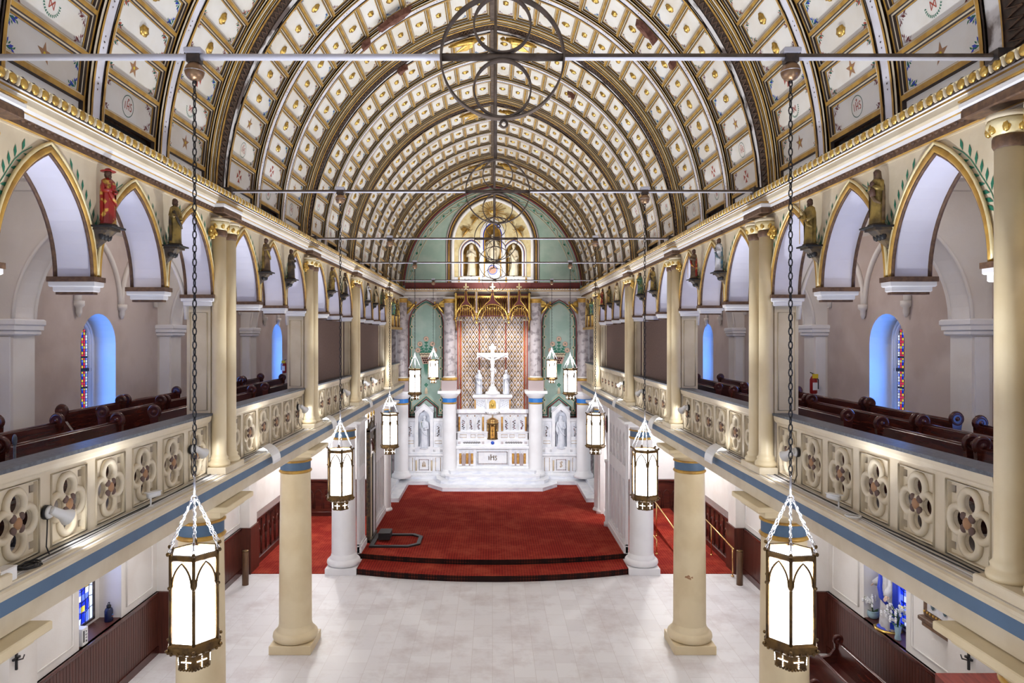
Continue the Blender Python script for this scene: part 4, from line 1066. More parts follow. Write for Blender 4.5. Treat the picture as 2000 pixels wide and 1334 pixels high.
def figure(loc,H,rz,lab,cat='statue',group=None,robe='robegold',mantle=None,skin='skindark',hair='hairbrown',hat=None,pose='book',veil=None,name='saint_statue',prop=None,beard=False):
    t=thing(name,lab,cat,loc,group,rz)
    b=MB(); head(b,(0,-0.008*H,H*0.925),H,skin); b.tube([(0,0,H*.82),(0,-.003*H,H*.89)],[.034*H,.03*H],skin,10)
    POS={'book':((-.115,-.02,.60),(-.02,-.12,.62),(.115,-.02,.60),(.05,-.125,.58)),
         'open':((-.17,-.02,.60),(-.25,-.10,.50),(.17,-.02,.60),(.25,-.10,.50)),
         'pray':((-.12,-.02,.62),(-.015,-.13,.68),(.12,-.02,.62),(.015,-.13,.68)),
         'staff':((-.14,-.01,.62),(-.15,-.12,.60),(.12,-.03,.58),(.03,-.12,.52)),
         'down':((-.13,-.01,.60),(-.12,-.08,.47),(.13,-.01,.60),(.03,-.11,.60))}[pose]
    r=MB(); body_loft(r,H,ROBE,robe,folds=9)
    for sh,(el,ha) in ((-1,POS[:2]),(1,POS[2:])):
        S_=Vector((sh*.095,0,.785))*H; E=Vector(el)*H; W=Vector(ha)*H
        r.tube([S_,E*0.5+S_*0.5,E,(E+W)/2,W],[.038*H,.042*H,.045*H,.048*H,.042*H],robe,10)
        b.tube([Vector((0,0,.80*H)),S_,E,W-(W-E)*.05],[.022*H,.022*H,.020*H,.018*H],skin,8); d=(W-E).normalized(); hand(b,W-d*.02*H,d,H,skin)
    b.make('body',t)
    r.make('robe',t)
    m2=mantle or robe
    if mantle:
        q=MB(); vs=[];n=16;lv=[(0.84,.055,.05),(0.80,.115,.072),(0.68,.15,.095),(0.5,.155,.105),(0.3,.15,.11),(0.12,.145,.115),(0.06,.15,.12)]
        for z,rx,ry in lv:
            for j in range(n+1):
                a=-0.35+ (PI+0.7)*j/n; k=1+0.06*math.sin(7*a)*(1-z); kx=(1.75 if pose=='open' and .2<z<.75 else 1.25) if pose=='open' and z<.8 else 1.0; vs.append((H*rx*kx*k*math.cos(a),H*(ry*k*math.sin(a)+.0),H*z))
        m_=n+1; fs=[(i*m_+j,i*m_+j+1,(i+1)*m_+j+1,(i+1)*m_+j) for i in range(len(lv)-1) for j in range(n)]
        q.add(vs,fs,mantle,True)
        q.tube([(-.11*H,-.06*H,.72*H),(-.02*H,-.10*H,.52*H),(.05*H,-.105*H,.42*H),(.13*H,-.06*H,.36*H)],[.03*H,.035*H,.03*H,.02*H],mantle,8)
        q.make('mantle',t)
    if veil:
        v=MB(); body_loft(v,H,[(.70,.10,.06,0,.02),(.78,.105,.07,0,.02),(.84,.075,.06,0,.018),(.90,.067,.062,0,.014),(.96,.062,.062,0,.01),(.995,.03,.03,0,.008)],veil,folds=6,amp=0.02); v.make('veil',t)
    elif hair:
        h=MB(); h.ell((0,.012*H,.945*H),(.056*H,.058*H,.062*H),hair,12,8)
        if beard: h.ell((0,-.045*H,.865*H),(.032*H,.025*H,.045*H),hair,8,6)
        h.ell((0,.03*H,.90*H),(.05*H,.04*H,.065*H),hair,10,6); h.make('hair',t)
    if hat:
        c=MB(); c.lathe([(.055,.0),(.125,-.008),(.13,.0),(.125,.006),(.06,.012),(.055,.04),(.03,.055),(.001,.058)],(0,.0,0),20,hat)
        c.v=[Vector((v.x*H,v.y*H,.965*H+v.z*H)) for v in c.v]; c.make('hat',t)
    if prop=='staff':
        p=MB(); p.tube([(-.16*H,-.13*H,.02*H),(-.16*H,-.13*H,1.02*H)],.008*H,'gold',6); p.make('staff',t)
    if prop=='book':
        p=MB(); p.box(-.05*H,.03*H,-.155*H,-.13*H,.60*H,.70*H,'robered'); p.make('book',t)
    if prop=='child':
        p=MB(); p.tube([(.02*H,-.12*H,.50*H),(.02*H,-.14*H,.60*H),(.02*H,-.13*H,.66*H)],[.05*H,.05*H,.03*H],'skindark',10); head(p,(.02*H,-.14*H,.72*H),H*0.75,'skindark'); p.make('child_figure',t)
    if prop=='lily':
        p=MB(); p.tube([(-.03*H,-.14*H,.62*H),(-.06*H,-.15*H,.80*H)],.006*H,'stem',5)
        for q in range(5): p.ell((-.06*H+.02*H*math.cos(q),-.15*H,.80*H+.025*H*math.sin(q*1.3)),.016*H,'petal',6,4)
        p.make('lily',t)
    bs=MB(); bs.lathe([(.15*H,-.03*H),(.155*H,-.02*H),(.15*H,.0)],seg=16,m=m2 if robe in('statuewhite','giltpale') else 'darkline'); bs.make('footing',t)
    return t
def bracket(s,y,z,lab):
    t=thing('statue_bracket',lab,'bracket',(s*XA,y,z),'dark statue brackets on the arcade')
    b=MB(); b.box(-s*0.24,s*0.0,-0.13,0.13,-0.02,0.0,'black',0.004); b.box(-s*0.20,s*0.0,-0.105,0.105,-0.045,-0.02,'robedark'); b.make('shelf',t)
    c=MB(); vs=[(0,-.10,-.045),(0,.10,-.045),(-s*.17,.09,-.045),(-s*.17,-.09,-.045),(0,-.06,-.16),(0,.06,-.16),(-s*.08,.05,-.15),(-s*.08,-.05,-.15),(0,0,-.24)]
    c.add(vs,[(0,1,2,3),(0,3,7,4),(3,2,6,7),(2,1,5,6),(4,7,8),(7,6,8),(6,5,8),(0,4,8,5,1)],'robedark')
    for q in (-.06,0,.06): c.ell((-s*.10,q,-.10),(.04,.025,.045),'black',6,4)
    c.make('corbel',t)
SP=[ # (left) robe, mantle, pose, hat, veil, prop, beard, words
 ('robered','robered','book','extred',None,'book',True,'scarlet and gold vestment with wide red hat'),
 ('robegold','robedark','staff',None,None,None,True,'bearded, in a dark coat over a gold robe'),
 ('robebrown','robegold','pray',None,None,None,False,'in a brown robe with gold mantle'),
 ('robedark','robedark','book',None,None,None,False,'in a dark robe, almost black'),
 ('robegold','robebrown','book',None,None,None,False,'in a patterned gold robe'),
 ('robedark','robecream','staff',None,None,None,True,'in a dark cloak over a peach robe'),
 ('robewhite','robedark','pray',None,None,None,False,'in a white robe with dark cape'),
 ('robecream','robedark','down',None,None,None,True,'in a pale robe tied at the waist'),
 ('robebrown','robegreen','book',None,None,None,False,'in a brown robe'),
]
RP=[
 ('robegold','robebrown','pray',None,'robebrown','child',False,'hooded in brown over a golden robe, holding a child'),
 ('robegold','robegold','staff',None,None,'staff',True,'in ornate gold, holding a tall staff'),
 ('robewhite','robeblue','book',None,None,None,True,'in a blue cape over a white robe'),
 ('robebrown','robered','pray',None,None,'staff',False,'in a brown and red robe'),
 ('robegold','robedark','down',None,None,'staff',False,'dark, with arms raised beside the arch'),
 ('robegreen','robegreen','pray',None,None,None,False,'in a green robe'),
 ('robecream','robecream','book',None,None,None,True,'in an ochre cream robe'),
 ('robegold','robedark','staff',None,None,None,True,'in a dull gold robe with dark mantle'),
 ('robered','robedark','pray',None,None,None,False,'in a dark red robe'),
]
RZ={-1:PI/2-0.35,1:-PI/2+0.35}
for s,TB in ((-1,SP),(1,RP)):
    k=0
    for bi,y in HANG:
        if bi==0: continue
        if k>=len(TB): break
        R_=TB[k]
        figure((s*(XA-0.13),y,Z(1.13)),0.555,RZ[s],'saint %s, %s on %s arcade'%(R_[7],ORD[k],SIDE[s]),'statue','painted saints along the arcades',robe=R_[0],mantle=R_[1],pose=R_[2],hat=R_[3],veil=R_[4],prop=R_[5],beard=R_[6])
        bracket(s,y,Z(1.11),'dark carved bracket under the %s saint of the %s arcade'%(ORD[k],SIDE[s]))
        k+=1
    # niche figures between the last pier and the altar wall
    nb=MB()
    for j,y in enumerate((26.6,27.6,28.6)):
        pts=pointed(y,0.36,Z(0.95),0.6,8)
        nb.tube([(s*(XA-0.02),y-0.36,Z(0.42))]+[(s*(XA-0.02),u,v) for u,v in pts]+[(s*(XA-0.02),y+0.36,Z(0.42))],0.045,'gold',6)
        nb.tube([(s*(XA-0.02),y-0.27,Z(0.42))]+[(s*(XA-0.02),u,v) for u,v in pointed(y,0.27,Z(0.95),0.5,8)]+[(s*(XA-0.02),y+0.27,Z(0.42))],0.02,'brown',6)
    nb.box(s*(XA-0.12),s*XA,26.0,29.6,Z(0.30),Z(0.40),'ochre',0.02)
    nb.make('gilded_niche_frame',label='gilded pointed niche frames on the %s arcade wall nearest the altar'%SIDE[s],cat='niche frame')
    for j,y in enumerate((26.6,27.6)):
        figure((s*(XA-0.14),y,Z(0.86)),0.62,RZ[s],'%s figure in the gilded niches at the altar end, %s side, %s one'%(('dark green','dull gold')[j],SIDE[s],('nearer','farther')[j]),'statue',robe=('robegreen','robegold')[j],mantle=('robeblue','robedark')[j],pose='pray')
mat('statuecream',(0.82,0.76,0.62),0.5,col2=(0.6,0.48,0.28),scale=6,amt=0.4)
mat('bandblue',(0.03,0.20,0.60),0.4)
mat('paper',(0.66,0.63,0.70),0.7,col2=(0.55,0.51,0.55),scale=3,amt=0.4)
mat('ochrepaint',(0.55,0.32,0.09),0.5)
mat('purewhite',(0.88,0.88,0.88),0.5)
# ------------------------------------------------------------------ red carpeted platform and marble steps
PZ=0.313; YW=30.5
def arcpts(xh,yc,ye,n=24):
    return [(-xh+2*xh*k/n, ye+(yc-ye)*(1-((-xh+2*xh*k/n)/xh)**2)) for k in range(n+1)]
plt=thing('sanctuary_platform','red carpeted sanctuary platform with two bowed steps','platform',(0,0,0))
st=MB()
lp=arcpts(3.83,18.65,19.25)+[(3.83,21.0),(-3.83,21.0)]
st.plate([lp],0.166,'carpet',lambda u,v,w:(u,v,0.083+w),'carpetriser')
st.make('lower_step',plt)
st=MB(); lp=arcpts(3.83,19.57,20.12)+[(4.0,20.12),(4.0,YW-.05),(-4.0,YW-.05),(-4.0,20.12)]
st.plate([lp],PZ,'carpet',lambda u,v,w:(u,v,PZ/2+w),'carpetriser'); st.make('upper_step',plt)
# marble steps round the altars
ms=thing('altar_steps','pale veined marble steps and kerbs around the altars','steps',(0,0,PZ))
def sym(pts): return pts+[(-x,y) for x,y in pts[::-1]]
L1=sym([(-4.35,30.44),(-4.35,26.36),(-3.62,26.36),(-3.62,29.46),(-2.75,29.46),(-2.75,29.06),(-2.07,28.2)])
L2=sym([(-4.35,30.44),(-4.35,26.9),(-4.02,26.9),(-4.02,29.9),(-2.45,29.9),(-2.40,29.35),(-2.2,29.0),(-1.8,28.87)])
L3=sym([(-2.06,30.44),(-2.06,29.5),(-2.02,29.2),(-1.85,29.08)])
L4=sym([(-1.9,30.44),(-1.9,29.6),(-1.8,29.5)])
for k,L in enumerate((L1,L2,L3,L4)):
    b=MB(); z0=0.0 if k==0 else 0.15*k
    b.plate([L],0.15,'whitemarble',lambda u,v,w:(u,v,z0+0.075+w),'marble')
    b.plate([[(x*1.0,y-0.0) for x,y in L]],0.02,'whitemarble',lambda u,v,w:(u*1.004,v-0.012,z0+0.1425+w),'whitemarble')
    b.make('step',ms)
# ------------------------------------------------------------------ altar wall
def xm(px,d=30.5): return (px-962)*d/1333.33
def zm(py,d=30.5): return EYE+(658-py)*d/1333.33
wb=MB()
def pcurve(x0,z): return None
out=[(-4.6,0),(4.6,0),(4.6,Z(2.1))]
for k in range(0,25):
    a=VL*k/24; p=V(1,a,0,-0.12); out.append((p[0],p[2]))
for k in range(23,-1,-1):
    a=VL*k/24; p=V(-1,a,0,-0.12); out.append((p[0],p[2]))
out.append((-4.6,Z(2.1)))
central=[(-1.50,Z(-6.0)),(1.50,Z(-6.0)),(1.50,Z(1.6)),(-1.50,Z(1.6))]
GN=[]
gx,gw=2.97,0.80
holes=[central]
for s in (-1,1):
    holes.append([(s*gx-gw,Z(-3.95)),(s*gx+gw,Z(-3.95))]+pointed(s*gx,gw,Z(0.55),1.12,12,True))
# lunette recess
holes.append([(-1.78,Z(2.42)),(1.78,Z(2.42))]+pointed(0,1.78,Z(4.1),2.05,14,True))
wb.plate([out]+holes,0.30,'green',lambda u,v,w:(u,YW+0.15+w,v),'offwhite')
wb.make('wall_back',kind='structure')
# lower part of the wall is grey-white stone around the green panels
lw=MB()
o2=[(-4.5,0),(4.5,0),(4.5,Z(2.08)),(-4.5,Z(2.08))]
h2=[[(-1.50,Z(-6.0)),(1.50,Z(-6.0)),(1.50,Z(1.6)),(-1.50,Z(1.6))]]
for s in (-1,1): h2.append([(s*gx-gw,Z(-3.95)),(s*gx+gw,Z(-3.95))]+pointed(s*gx,gw,Z(0.55),1.12,12,True))
lw.plate([o2]+h2,0.04,'greymarble',lambda u,v,w:(u,YW-0.02+w,v),'maroon')
lw.make('wall_back_lower',kind='structure')
gp=MB()
for s in (-1,1):
    gp.box(s*gx-0.95,s*gx+0.95,YW+0.10,YW+0.14,Z(-4.1),Z(1.8),'green')
    for w_,m,r in ((gw-0.01,'maroon',0.045),(gw-0.085,'dkgreen',0.02),(gw-0.14,'beige',0.018)):
        dz=0.0
        pts=[(s*gx-w_,Z(-3.9))]+pointed(s*gx,w_,Z(0.55),1.12*w_/gw+0.02,14)+[(s*gx+w_,Z(-3.9))]
        gp.tube([(u,YW+0.085 if m!='maroon' else YW+0.02,v) for u,v in pts],r,m,6)
    # small painted leaves up both sides
    for k in range(10):
        z=Z(-3.3+0.47*k)
        for e in (-1,1):
            x=s*gx+e*(gw-0.15) if z<Z(0.7) else s*gx+e*(gw-0.15)*(1-((z-Z(0.55))/1.35)**2)
            gp.add([(x-.05,YW+.062,z),(x,YW+.062,z+.06),(x+.05,YW+.062,z),(x,YW+.062,z-.06)],[(0,1,2,3)],'leafgreen')
            gp.add([(x-.09,YW+.066,z),(x,YW+.066,z+.11),(x+.09,YW+.066,z),(x,YW+.066,z-.11)],[(0,1,2,3)],'beige')
    # painted flower vase
    rn=random.Random(4)
    fx=s*gx
    def disc(x,z,r,m,dy=0.0): gp.add([(x+r*math.cos(2*PI*q/12),YW+0.066-dy,z+r*math.sin(2*PI*q/12)) for q in range(12)],[tuple(range(12))],m)
    for (dx,dz) in ((0,0.33),(-.28,0.10),(.28,0.10),(-.37,-.18),(.37,-.18)):
        a=Vector((fx,Z(-.95))); b_=Vector((fx+dx,Z(-.42)+dz)); n=(b_-a).normalized(); n=Vector((-n.y,n.x))*0.02
        gp.add([(a.x-n.x,YW+.07,a.y-n.y),(b_.x-n.x,YW+.07,b_.y-n.y),(b_.x+n.x,YW+.07,b_.y+n.y),(a.x+n.x,YW+.07,a.y+n.y)],[(0,1,2,3)],'leafgreen')
        for q in range(4):
            c=a+(b_-a)*(0.25+0.17*q)
            for e in (-1,1):
                t_=((b_-a).normalized()*0.7+Vector((-(b_-a).normalized().y,(b_-a).normalized().x))*e*0.7)*0.12; nn=Vector((-t_.y,t_.x))*0.3
                gp.add([(p.x,YW+.068,p.y) for p in (c,c+t_*.5+nn,c+t_,c+t_*.5-nn)],[(0,1,2,3)],'leafgreen')
        disc(b_.x,b_.y,0.105,'pink',0.004); disc(b_.x,b_.y,0.085,'beige',0.006); disc(b_.x,b_.y,0.06,'pink',0.008); disc(b_.x,b_.y,0.025,'leafgreen',0.010)
        for q in range(8): disc(b_.x+.09*math.cos(q*PI/4),b_.y+.09*math.sin(q*PI/4),0.03,'pink',0.003)
    gp.add([(fx-.30,YW+.06,Z(-.72)),(fx+.30,YW+.06,Z(-.72)),(fx+.26,YW+.06,Z(-.88)),(fx-.26,YW+.06,Z(-.88))],[(0,1,2,3)],'beige')
    for q in range(9): disc(fx-.27+.0675*q,Z(-.80+0.03*(q%2)),0.03,'dkgreen',0.006)
    gp.add([(fx-.24,YW+.06,Z(-.90)),(fx+.24,YW+.06,Z(-.90)),(fx+.14,YW+.06,Z(-1.22)),(fx-.14,YW+.06,Z(-1.22))],[(0,1,2,3)],'pink')
    for r_ in range(3):
        for q in range(4-r_): disc(fx-.15+.035*r_+.09*q,Z(-.96-.09*r_),0.04,'dkgreen',0.006)
    for q in range(5): gp.add([(fx-.10+.05*q-.02,YW+.058,Z(-1.2)),(fx-.10+.05*q+.02,YW+.058,Z(-1.2)),(fx-.04+.02*q,YW+.058,Z(-1.72-.04*(2-abs(q-2))))],[(0,1,2)],'leafgreen')
    # painted gable outline above the side altar
    for off,m,w_ in ((0.10,'maroon',0.035),(0.19,'dkgreen',0.025),(0.26,'beige',0.02)):
        gp.tube([(fx-gw+.03,YW+.08,Z(-3.68)+off),(fx-.42-off*.6,YW+.08,Z(-3.68)+off),(fx-.42-off*.6,YW+.08,Z(-3.22)+off*.4),(fx,YW+.08,Z(-2.90)+off*1.1),(fx+.42+off*.6,YW+.08,Z(-3.22)+off*.4),(fx+.42+off*.6,YW+.08,Z(-3.68)+off),(fx+gw-.03,YW+.08,Z(-3.68)+off)],w_,m,5)
    gp.add([(fx-.07,YW+.062,Z(-2.55)),(fx+.07,YW+.062,Z(-2.55)),(fx+.05,YW+.062,Z(-2.32)),(fx,YW+.062,Z(-2.25)),(fx-.05,YW+.062,Z(-2.32))],[(0,1,2,3,4)],'beige')
    for q in range(4): disc(fx+.05*math.cos(q*PI/2),Z(-2.15)+.05*math.sin(q*PI/2),0.035,'leafgreen',0.005)
gp.make('wall_back_painted_panels',kind='structure')
# painted border of the lunette: red line, leaves, scrolls
bd=MB()
for h,m,w_ in ((0.02,'maroon',0.05),(0.16,'beige',0.015),(0.42,'beige',0.012)):
    for s in (-1,1):
        pts=[V(s,VL*k/30,YW-0.01,h) for k in range(1,31)]
        bd.tube(pts,w_,m,5)
for s in (-1,1):
    for k in range(14):
        p=V(s,0.5+k*0.44,YW-0.012,0.30)
        bd.add([(p[0]-.06,p[1],p[2]),(p[0],p[1],p[2]+.07),(p[0]+.06,p[1],p[2]),(p[0],p[1],p[2]-.07)],[(0,1,2,3)],'leafgreen')
    pts=[V(s,0.2+k*0.11,YW-0.012,0.30+0.06*math.sin(k*1.4)) for k in range(56)]
    bd.tube(pts,0.012,'beige',5)
bd.box(-3.9,3.9,YW-0.03,YW+0.0,Z(2.12),Z(2.42),'maroon')
bd.make('trim_40',kind='structure')
# entablature across the altar wall
en=MB()
T90=Matrix.Rotation(PI/2,4,'Z')
prof=[(0.30,Z(2.13)),(0.30,Z(2.09)),(0.27,Z(2.06)),(0.27,Z(2.02)),(0.22,Z(1.98)),(0.12,Z(1.95)),(0.10,Z(1.86)),(0.06,Z(1.84)),(0.06,Z(1.76)),(-0.02,Z(1.72)),(-0.02,Z(2.13))]
mss=['offwhite','white','ochre','offwhite','offwhite','offwhite','brown','offwhite','offwhite']
for i in range(len(prof)-1):
    a,b_=prof[i],prof[i+1]
    en.add([(-3.95,YW-a[0],a[1]),(-3.95,YW-b_[0],b_[1]),(3.95,YW-b_[0],b_[1]),(3.95,YW-a[0],a[1])],[(0,1,2,3)],mss[i] if i<len(mss) else 'offwhite')
en.add([(-3.95,YW-.3,Z(2.13)),(3.95,YW-.3,Z(2.13)),(3.95,YW+.02,Z(2.14)),(-3.95,YW+.02,Z(2.14))],[(0,1,2,3)],'offwhite')
x=-3.7
while x<3.75: en.ell((x,YW-.29,Z(2.115)),(0.038,0.03,0.028),'gold',6,4); x+=0.115
en.make('trim_41',kind='structure')
# tall columns before the altar wall
def altar_column(x,y,lab,r=0.31):
    t=thing('altar_column',lab,'column',(x,y,PZ+0.3),'columns at the altar wall')
    z0=t.location.z; q=lambda v:Z(v)-z0
    b=MB(); b.lathe([(r+.12,0),(r+.12,.10),(r+.10,.16),(r+.04,.2),(r+.03,.26),(r,.3)],seg=32,m='white'); b.make('base',t)
    b=MB(); b.lathe([(r,.28),(r*.98,q(-2.92))],seg=32,m='white',caps=False); b.make('lower_shaft',t)
    b=MB(); b.lathe([(r,q(-2.93)),(r+.03,q(-2.91)),(r+.03,q(-2.87)),(r,q(-2.85))],seg=32,m='ochre'); b.lathe([(r+.005,q(-2.86)),(r+.005,q(-2.68))],seg=32,m='bandblue',caps=False); b.make('neck_band',t,label='bright blue neck band over a gilt ring')
    b=MB(); b.lathe([(r,q(-2.68)),(r+.03,q(-2.64)),(r+.10,q(-2.55)),(r+.14,q(-2.50)),(r+.14,q(-2.46))],seg=32,m='white'); b.box(-r-.18,r+.18,-r-.18,r+.18,q(-2.46),q(-2.34),'white',.01); b.make('capital',t)
    b=MB(); b.box(-r-.03,r+.03,-r-.03,r+.03,q(-2.34),q(-1.90),'mauve'); b.make('pedestal_block',t)
    b=MB(); b.lathe([(r+.02,q(-1.90)),(r+.05,q(-1.87)),(r+.05,q(-1.80)),(r+.02,q(-1.78))],seg=32,m='ochre'); b.lathe([(r-.0,q(-1.78)),(r-.06,q(-1.70))],seg=32,m='offwhite'); b.make('gilt_ring',t)
    b=MB(); b.lathe([(r-.05,q(-1.72)),(r-.07,q(1.5))],seg=32,m='greymarble',caps=False); b.make('upper_shaft',t,label='stained grey marble upper shaft')
    b=MB(); b.lathe([(r-.07,q(1.48)),(r-.04,q(1.52)),(r-.07,q(1.56)),(r-.02,q(1.64)),(r+.0,q(1.67))],seg=32,m='ochre'); b.lathe([(r,q(1.67)),(r,q(1.72))],seg=32,m='offwhite'); b.make('upper_capital',t)
for s in (-1,1):
    altar_column(s*1.89,29.95,'white and grey marble column at the %s of the high altar'%SIDE[s],0.30)
    altar_column(s*3.95,29.6,'white and grey marble column in the far %s corner, half hidden by the gallery'%SIDE[s],0.30)

# ------------------------------------------------------------------ backdrop and canopy of the high altar
YB=31.0
bk=MB(); bk.box(-1.6,1.6,YB+.02,YB+.08,Z(-6.0),Z(1.7),'paper')
for s in (-1,1): bk.box(s*1.5,s*1.6,YW,YB+.05,Z(-6),Z(1.7),'paper')
bk.box(-1.6,1.6,YW,YB+.05,Z(1.62),Z(1.7),'brown')
p=0.29; y_=YB+.012
def bar(x0,z0,x1,z1,w_,m,dy=0):
    d=Vector((x1-x0,z1-z0)).normalized(); n=Vector((-d.y,d.x))*w_
    bk.add([(x0-n.x,y_-dy,z0-n.y),(x1-n.x,y_-dy,z1-n.y),(x1+n.x,y_-dy,z1+n.y),(x0+n.x,y_-dy,z0+n.y)],[(0,1,2,3)],m)
nx=5; hz=0.44
for r_ in range(-29,8):
    zc=Z(hz/2*r_)
    for k in range(-nx,nx+1):
        cx=k*p+(p/2 if r_%2 else 0)
        if abs(cx)>1.46: continue
        # ogee diamond cell outline and a small lily inside
        if abs(cx)+p/2<1.52:
            bar(cx-p/2,zc,cx-p*.12,zc+hz*.42,.020,'ochrepaint'); bar(cx-p*.12,zc+hz*.42,cx,zc+hz*.5,.020,'ochrepaint')
            bar(cx+p/2,zc,cx+p*.12,zc+hz*.42,.020,'ochrepaint'); bar(cx+p*.12,zc+hz*.42,cx,zc+hz*.5,.020,'ochrepaint')
            bar(cx-p/2,zc,cx-p*.12,zc-hz*.42,.012,'mauve'); bar(cx+p/2,zc,cx+p*.12,zc-hz*.42,.012,'mauve')
        for L in ([(0,-.08),(0,.10)],[(-.055,.0),(-.05,.045)],[(.055,.0),(.05,.045)],[(-.055,.0),(0,-.03)],[(.055,.0),(0,-.03)],[(-.03,-.065),(.03,-.065)]):
            bar(cx+L[0][0],zc+L[0][1],cx+L[1][0],zc+L[1][1],.017,'ochrepaint',.002)
bk.make('wall_back_patterned_hanging',kind='structure')
# red and gilt uprights beside the hanging
up=MB()
for s in (-1,1):
    for x_,m,r in ((1.545,'redline',.035),(1.49,'ochre',.014),(1.43,'redline',.03),(1.39,'ochre',.012)):
        up.tube([(s*x_,YW-.02,Z(-3.4)),(s*x_,YW-.02,Z(.75))],r,m,8)
    up.tube([(s*.60,YB-.03,Z(-2.0)),(s*.60,YB-.03,Z(.70))],.022,'redline',8)
    up.box(s*1.36,s*1.60,YW-.08,YW+.02,Z(-3.42),Z(-3.30),'redline',.01); up.box(s*1.36,s*1.60,YW-.09,YW+.02,Z(.72),Z(.78),'cream',.01); up.box(s*.54,s*.66,YB-.09,YB,Z(.66),Z(.72),'cream',.01)
up.make('trim_42',kind='structure')
cn=thing('altar_canopy','gilt and maroon gothic canopy of three ogee arches over the high altar','canopy',(0,29.75,Z(0.6)))
b=MB(); z=lambda v:v-0.6
b.box(-1.64,1.64,0.45,0.55,z(.9),z(1.92),'maroon'); b.box(-1.64,-1.56,-0.05,0.5,z(.85),z(1.92),'gold',.01); b.box(1.56,1.64,-0.05,0.5,z(.85),z(1.92),'gold',.01); b.box(-1.68,1.68,0.0,.6,z(1.88),z(1.96),'darkline',.01); b.box(-1.62,1.62,0.34,.5,z(1.82),z(1.88),'maroon')
b.make('back_panel',cn)
b=MB()
k=0; x=-1.52
while x<1.55:
    b.tube([(x,.42,z(.95)),(x,.42,z(1.70))],0.035,'gold',6); b.add([(x-.02,.40,z(1.70)),(x+.02,.40,z(1.70)),(x,.40,z(1.76))],[(0,1,2)],'gold'); x+=0.10
b.box(-1.58,1.58,.40,.46,z(1.74),z(1.82),'gold'); b.make('gilt_slats',cn)
def ogee(cx,hw,zs,zap,zt,lab):
    a=MB()
    R=[(cx-hw+hw*(1-math.cos(t)),zs+(zap-zs)*math.sin(t)) for t in [PI/2*j/10 for j in range(11)]]
    arch=R+[(2*cx-x_,z_) for x_,z_ in R[:-1]][::-1]
    # ogee outer line rising to the finial
    O=[(cx-hw-.07,zs),(cx-hw*.85,zs+(zap-zs)*.62),(cx-hw*.45,zap+.02),(cx-hw*.18,zap+.18),(cx-.05,zap+.42),(cx-.03,zt)]
    O2=[(2*cx-x_,z_) for x_,z_ in O[::-1]]
    a.plate([[(u,z(v)) for u,v in O+O2+arch[::-1]]],.07,'maroon',lambda u,v,w:(u,w,v))
    a.tube([(u,-.04,z(v)) for u,v in arch],.025,'gold',6); a.tube([(u-.0,-.04,z(v)) for u,v in O],.02,'gold',6); a.tube([(u,-.04,z(v)) for u,v in O2],.02,'gold',6)
    inn=[(cx+(u-cx)*.72,zs-.0+(v-zs)*.80) for u,v in arch]
    a.tube([(u,.0,z(v)) for u,v in inn],.018,'ochre',6)
    for j in (3,7,10,13,17):
        u,v=inn[j]; a.ell((cx+(u-cx)*.9,0,z(zs+(v-zs)*.88)),.03,'gold',6,4)
        a.tube([(u,0,z(v)),(arch[j][0],0,z(arch[j][1]))],.015,'brown',5)
    a.make('ogee_arch',cn)
    f_=MB(); f_.tube([(cx,-.02,z(zt-.1)),(cx,-.02,z(zt+.10))],.02,'maroon',6)
    f_.box(cx-.09,cx+.09,-.05,.01,z(zt+.17),z(zt+.22),'giltpale',.006); f_.box(cx-.028,cx+.028,-.05,.01,z(zt+.08),z(zt+.32),'giltpale',.006)
    for e in ((-.09,.195),(.09,.195),(0,.33)): f_.ell((cx+e[0],-.02,z(zt+e[1])),.035,'giltpale',8,5)
    f_.make('cross_finial',cn)
ogee(0,.66,.72,1.42,1.98,'') ; ogee(-1.16,.46,.72,1.38,1.98,''); ogee(1.16,.46,.72,1.38,1.98,'')
for s in (-1,1):
    b=MB(); b.box(s*.70-.045,s*.70+.045,-.06,.03,z(1.05),z(1.95),'mauve'); b.tube([(s*.70-.05,-.06,z(1.0)),(s*.70-.05,-.06,z(1.95)),(s*.70,-.06,z(2.05)),(s*.70+.05,-.06,z(1.95)),(s*.70+.05,-.06,z(1.0))],.014,'gold',5); b.ell((s*.70,-.03,z(.98)),.05,'gold',8,6); b.ell((s*.70,-.03,z(.62)),(.06,.05,.07),'gold',8,6); b.make('hanging_post',cn)
    b=MB(); b.tube([(s*1.60,0,z(.72)),(s*1.60,.25,z(.55)),(s*1.60,.6,z(.30))],.035,'gold',6); b.make('side_corbel',cn)

